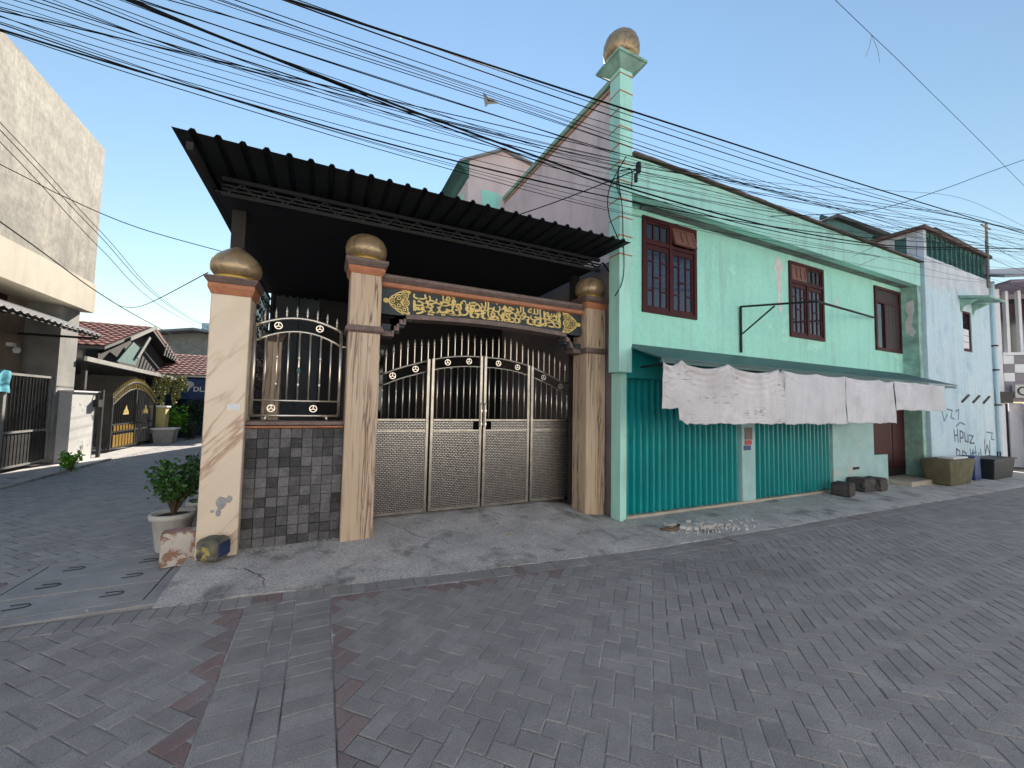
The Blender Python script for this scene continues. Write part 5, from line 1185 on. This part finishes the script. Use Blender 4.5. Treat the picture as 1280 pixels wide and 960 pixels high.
# rubble spilt on the pavement
rn = random.Random(33); mb = MB()
for k in range(620):
    big = k < 60
    cx = 4.72+rn.gauss(0, .22) if big else 4.8+rn.gauss(0, .42); cy = 3.86+rn.gauss(0, .07 if big else .12)-.10*(cx-4.7)
    if cx < 4.1 or cx > 6.0 or cy < edge_y(cx)+.03: continue
    s = rn.uniform(.025, .11)*(1 if k < 22 else .55) if big else rn.uniform(.003, .016)
    a = rn.uniform(0, 6.28); q = [(cx+s*math.cos(a+u)*rn.uniform(.5, 1.2), cy+s*.7*math.sin(a+u)*rn.uniform(.5, 1.2)) for u in (0, 1.3, 2.5, 3.6, 5.0)]
    z0 = .026+(rn.uniform(0, .03) if big else 0); mb.prism(q, 'z', z0-.02, z0+rn.uniform(.004, .02)*(1 if big else .4))
o = struct(mb, 'plaster_rubble', 'rubble', 'stuff'); o['label'] = 'spill of broken white plaster on the pavement'
for k, (x, y, l, a) in enumerate(((4.28, 3.93, .34, 12), (4.15, 3.86, .22, -30))):
    o = block('wood_scrap', ['long splinter of wood lying in the plaster rubble', 'short splinter of wood at the left edge of the plaster rubble'][k], (x, y, .035), l, .05, .02, a, 'wood_scrap', 40+k, 'wood', bev=.004, nz=.002)
# small litter on the apron
for k, (x, y, s) in enumerate(((2.05, 4.35, .03), (1.2, 3.98, .025), (.55, 3.86, .03), (3.1, 3.62, .03), (-.35, 4.05, .03), (-1.5, 4.07, .03))):
    lab = ['yellow leaf litter on the apron before the gate', 'pale pebble on the edge of the apron below the gate middle', 'pale pebble on the apron edge below the left gate leaf', 'pale pebble on the apron edge near the shop house', 'pale pebble on the apron edge beside the paver strip', 'white pebble on the kerb of the drain frame'][k]
    block('pebble', lab, (x, y, .03 if k else .075), s, s*.7, s*.45, 20*k, 'yellow_plastic' if k == 0 else 'rubble', 60+k, 'litter', bev=.004, nz=.002)
# motor scooter cut by the right edge
ms = thing('motor_scooter', 'dark motor scooter with white helmet parked before the checkered house', 'scooter', (19.0, 3.5, .03))
for dx in (-.6, .6): 
    w = MB().lathe([(.16, -.05), (.25, -.055), (.27, 0), (.25, .055), (.16, .05)], (0, 0, 0), 20); w.v = [(19.0+dx+x, 3.5+z, .30+y) for x, y, z in w.v]; w.build('wheel', 'rubber', ms, smooth=True)
MB().prism([(18.45, .35), (18.55, .95), (18.65, .95), (18.75, .45), (19.1, .42), (19.2, .72), (19.75, .80), (19.7, .5), (19.4, .32)], 'y', 3.38, 3.62).build('body', 'tub', ms, bev=.02)
MB().box(19.1, 19.7, 3.37, 3.63, .78, .86).build('seat', 'rubber', ms, bev=.03); MB().tube([(18.55, 3.2, 1.05), (18.6, 3.5, 1.0), (18.55, 3.8, 1.05)], .018).build('handlebar', 'steel', ms)
MB().lathe([(0, .98), (.1, 1.0), (.14, 1.08), (.13, 1.17), (.07, 1.23), (0, 1.24)], (18.6, 3.35, 0), 16).build('helmet', 'white_paint', ms, smooth=True)

# ------------------------------------------------------------------ overhead cables
CABLES=[
 (3.00,0.017,[(-0.32,4.36),(0.34,4.42),(1.67,4.54),(3.49,4.71),(5.72,4.92),(8.31,5.18),(11.23,5.48),(14.46,5.82)]),
 (3.05,0.010,[(-0.38,4.39),(0.29,4.42),(1.65,4.49),(3.51,4.62),(5.78,4.81),(8.43,5.10),(11.41,5.49),(14.71,5.93)]),
 (3.10,0.007,[(-0.27,4.48),(0.41,4.52),(1.78,4.61),(3.66,4.75),(5.95,4.94),(8.62,5.21),(11.63,5.57),(14.95,6.03)]),
 (3.30,0.006,[(-0.75,4.43),(-0.01,4.46),(1.48,4.54),(3.52,4.65),(6.02,4.81),(8.92,5.03),(12.20,5.32),(15.82,5.69)]),
 (3.35,0.005,[(-0.80,4.45),(-0.05,4.48),(1.47,4.54),(3.53,4.64),(6.06,4.76),(9.01,4.93),(12.33,5.13),(16.00,5.39)]),
 (3.40,0.007,[(-1.08,4.38),(-0.31,4.46),(1.26,4.55),(3.39,4.62),(6.00,4.77),(9.04,5.12),(12.47,5.59),(16.26,5.55)]),
 (3.20,0.019,[(-1.21,4.12),(-0.47,4.07),(1.03,4.00),(3.06,3.97),(5.56,4.10),(8.46,4.44),(11.74,5.03),(15.36,5.71)]),
 (3.22,0.012,[(-1.20,4.15),(-0.46,4.08),(1.04,3.98),(3.09,3.94),(5.60,4.06),(8.52,4.42),(11.81,5.01),(15.45,5.65)]),
 (3.45,0.009,[(-1.22,4.35),(-0.43,4.37),(1.19,4.43),(3.38,4.56),(6.08,4.86),(9.21,5.40),(12.74,6.09),(16.64,6.54)]),
 (3.15,0.009,[(-1.42,3.97),(-0.69,3.94),(0.81,3.98),(2.86,4.19),(5.36,4.60),(8.28,5.09),(11.56,5.59),(15.20,6.11)]),
 (3.50,0.006,[(-1.47,4.28),(-0.65,4.26),(1.01,4.30),(3.27,4.53),(6.04,5.02),(9.26,5.75),(12.89,6.50),(16.90,6.73)]),
 (3.55,0.007,[(-1.79,4.17),(-0.95,4.18),(0.75,4.25),(3.08,4.45),(5.92,4.81),(9.23,5.30),(12.96,5.87),(17.08,6.41)]),
 (3.60,0.009,[(-1.97,4.07),(-1.12,4.17),(0.61,4.37),(2.97,4.64),(5.85,4.94),(9.21,5.22),(12.99,5.43),(17.18,5.55)]),
 (3.65,0.006,[(-2.00,4.13),(-1.49,4.17),(-0.46,4.25),(0.95,4.37),(2.67,4.50),(4.67,4.64),(6.92,4.74),(9.42,4.82)]),
 (3.25,0.013,[(-1.77,3.72),(-1.00,3.71),(0.57,3.72),(2.71,3.84),(5.32,4.11),(8.37,4.55),(11.80,5.14),(15.60,5.75)]),
 (3.70,0.006,[(-2.02,4.10),(-1.15,4.10),(0.62,4.17),(3.03,4.35),(5.98,4.61),(9.42,4.84),(13.29,4.98),(17.58,5.19)]),
 (3.75,0.006,[(-2.05,4.14),(-1.53,4.09),(-0.47,4.02),(0.97,4.02),(2.73,4.09),(4.79,4.23),(7.10,4.41),(9.66,4.66)]),
 (3.80,0.005,[(-2.07,4.12),(-1.18,4.07),(0.64,4.03),(3.12,4.07),(6.16,4.21),(9.69,4.45),(13.67,4.82),(18.07,5.41)]),
 (3.85,0.005,[(-1.84,4.44),(-0.94,4.37),(0.89,4.37),(3.39,4.57),(6.44,4.93),(10.00,5.32),(14.01,5.69),(18.45,6.32)]),
 (2.20,0.005,[(4.89,6.11),(5.14,6.09),(5.66,6.05),(6.35,6.00),(7.20,5.92),(8.20,5.83),(9.31,5.72),(10.55,5.59)]),
]
CW = ['thick black power cable crossing the sky highest above the minaret', 'second cable just below the highest thick one', 'thin wire running beside the highest thick cable', 'thin grey wire crossing the open sky at the left of the minaret', 'thin wire under the grey one left of the minaret', 'thin wire carrying a tangle of string in open sky', 'thickest black cable crossing the middle of the minaret', 'cable hanging just under the thickest black cable', 'medium wire above the thickest cable at the left', 'medium wire fanning out from the top left sky', 'thin wire fanning out just right of it from the top left sky', 'thin wire starting at the top left corner region', 'medium cable from the left edge that crosses the others', 'thin wire from the left edge under the crossing cable', 'thick cable sagging lowest over the carport roof', 'thin wire from the left edge over the carport eave', 'thin wire from the left edge ending at the green fascia', 'lowest thin wire over the carport ridge', 'thin wire between the fan of wires above the carport', 'single thin wire alone in the upper right sky']
for k, (Y, r, pts) in enumerate(CABLES):
    P = [Vector((x, Y, z)) for x, z in pts]
    a = P[0]-(P[1]-P[0]).normalized()*9; b = P[-1]+(P[-1]-P[-2]).normalized()*10
    if k == 19: a = P[0]+(P[0]-P[1]).normalized()*6; b = P[-1]+(P[-1]-P[-2]).normalized()*8
    if k in (13, 16): b = Vector((P[-1].x+.6, 4.35, P[-1].z+.1))
    path = [a]+catmull(P, 6)+[b]
    off = Vector((P[3].x, Y, 0)); mb = MB().tube(path, r*.50, 6)
    if k == 5: mb.add([], [])
    solo(mb, 'overhead_cable', 'cable', CW[k], 'cable', (P[3].x, Y, P[3].z), 'overhead cables along the street', smooth=True)
rn = random.Random(4); fan = []
for a, b, t in ((0, 3, .5), (3, 5, .4), (5, 8, .55), (8, 6, .45), (9, 6, .5), (10, 12, .5), (11, 14, .35), (11, 14, .7), (12, 18, .5), (15, 17, .4), (14, 17, .5), (1, 4, .6), (9, 11, .35)):
    A, B = CABLES[a], CABLES[b]; Y = A[0]*(1-t)+B[0]*t+.05
    P = [Vector((p[0]*(1-t)+q[0]*t, Y, p[1]*(1-t)+q[1]*t-.05*math.sin(math.pi*i/7)*rn.uniform(.3, 1.2))) for i, (p, q) in enumerate(zip(A[2], B[2]))]
    path = [P[0]-(P[1]-P[0]).normalized()*9]+catmull(P, 6)+[P[-1]+(P[-1]-P[-2]).normalized()*8]
    fan.append((P[3].z, path, rn.uniform(.0022, .0036), (P[3].x, Y, P[3].z)))
ORD = ['highest', 'second', 'third', 'fourth', 'fifth', 'sixth', 'seventh', 'eighth', 'ninth', 'tenth', 'eleventh', 'twelfth', 'lowest']
for (z, path, r, loc), w in zip(sorted(fan, key=lambda q: -q[0]/q[3][1]), ORD):
    lab = w+' of the very thin wires in the fan crossing beside the minaret' if w in ('highest', 'lowest') else w+' very thin wire from the top in the fan crossing beside the minaret'
    solo(MB().tube(path, r, 5), 'overhead_wire', 'cable', lab, 'wire', loc, 'very thin wires in the street fan', smooth=True)
AL = [([(-3.4, 2.5, 5.1), (-3.4, 6.38, 4.6), (-3.4, 8.53, 4.28), (-3.4, 12.5, 3.85), (-3.6, 24, 4.4)], .007, 'upper thin wire slanting across the cream wall down the alley'), ([(-3.6, 2.5, 5.2), (-3.6, 6.77, 4.64), (-3.6, 9.2, 4.22), (-3.6, 12.8, 3.85), (-3.8, 24, 4.4)], .007, 'lower thin wire slanting across the cream wall down the alley'), ([(-3.3, 2.5, 5.0), (-3.3, 6.27, 4.58), (-3.3, 8.5, 4.25), (-3.3, 12.46, 3.82), (-3.4, 24, 4.4)], .006, 'middle thin wire slanting across the cream wall down the alley'),
      ([(-4.6, 4, 4.7), (-4.6, 8.8, 4.3), (-4.6, 11.63, 3.98), (-4.6, 14.37, 3.83), (-4.6, 18.9, 3.77), (-4.5, 26, 3.9)], .016, 'thick bundled cable running down the alley past the cream house'),
      ([(-5.5, 6.0, 5.1), (-3.17, 6.0, 4.05), (-2.63, 6.0, 3.81), (-2.02, 6.0, 3.61), (-1.13, 6.0, 3.47)], .007, 'wire spanning the alley to the carport above the marble pillar'),
      ([(-4.84, 13, 4.06), (-3.9, 10.9, 3.55), (-2.6, 8.0, 3.06), (-1.1, 4.9, 2.90)], .007, 'sagging wire from the cable bundle to the marble pillar')]
for pts, r, lab in AL: solo(MB().tube(catmull(pts, 8), r*.7, 6), 'overhead_cable', 'cable', lab, 'cable', pts[1], 'overhead wires in the alley', smooth=True)
E1 = [(9.5, 3.4, 4.98), (11.0, 3.3, 5.6), (12.5, 3.1, 6.35), (16, 2.8, 8.1)]
solo(MB().tube(catmull([(6.0, 3.6, 4.55), (9.0, 3.6, 5.35), (11.0, 3.3, 6.1), (13.0, 2.9, 6.95), (18, 2.2, 9.0)], 6), .006, 6), 'overhead_cable', 'cable', 'wire climbing to the right edge against the sky', 'cable', (9, 3.6, 5.35), 'overhead cables along the street', smooth=True)
# drop wires and splice on the minaret
dw = thing('drop_wires', 'bundle of drop wires and splice boxes tied to the minaret', 'wires', (3.7, 4.28, 4.0))
mb = MB()
for a in ([(3.66, 4.3, 5.02), (3.67, 4.30, 4.8), (3.72, 4.29, 4.5), (3.76, 4.31, 4.1), (3.78, 4.31, 3.6), (3.74, 4.32, 3.35), (3.69, 4.4, 3.2)], [(3.45, 3.9, 4.9), (3.42, 4.2, 4.6), (3.5, 4.3, 4.3), (3.66, 4.3, 4.0), (3.75, 4.3, 3.88)], [(3.8, 4.3, 5.06), (3.9, 4.29, 5.05), (3.9, 4.29, 4.8)], [(3.66, 4.28, 5.05), (3.62, 4.28, 4.75), (3.70, 4.29, 4.6)], [(3.4, 3.6, 4.55), (3.55, 4.0, 4.8), (3.70, 4.3, 5.0)], [(3.4, 3.6, 4.55), (2.8, 4.6, 4.45), (2.0, 5.6, 4.3)]):
    mb.tube(catmull(a, 6), .007, 5)
mb.build('wire', 'cable', dw, smooth=True)
MB().lathe([(0, -.07), (.03, -.06), (.035, .0), (.03, .06), (0, .07)], (3.38, 3.6, 4.56), 8).build('splice_box', 'black_iron', dw); MB().lathe([(0, -.06), (.022, -.05), (.022, .05), (0, .06)], (3.34, 3.6, 4.42), 8).build('splice_box', 'black_iron', dw)
# tangles of kite string caught on the wires
tg = thing('kite_scrap', 'torn scrap of kite and string caught on a wire left of the minaret', 'kite scrap', (1.3, 3.38, 4.5))
MB().add([(1.25, 3.38, 4.57), (1.43, 3.38, 4.52), (1.32, 3.40, 4.49), (1.27, 3.37, 4.42), (1.30, 3.39, 4.55)], [(0, 4, 2), (4, 1, 2), (0, 3, 4), (3, 2, 4)]).build('paper', 'grey_column', tg)
tg2 = thing('string_tangle', 'faint string dangling from the lone wire in the upper right sky', 'string', (5.7, 2.2, 6.0))
MB().tube(catmull([(5.65, 2.2, 6.05), (5.6, 2.2, 5.9), (5.5, 2.2, 5.72)], 5), .0025, 4).tube(catmull([(5.65, 2.2, 6.05), (5.78, 2.2, 5.92), (5.82, 2.2, 5.78)], 5), .0025, 4).build('string', 'grey_column', tg2)
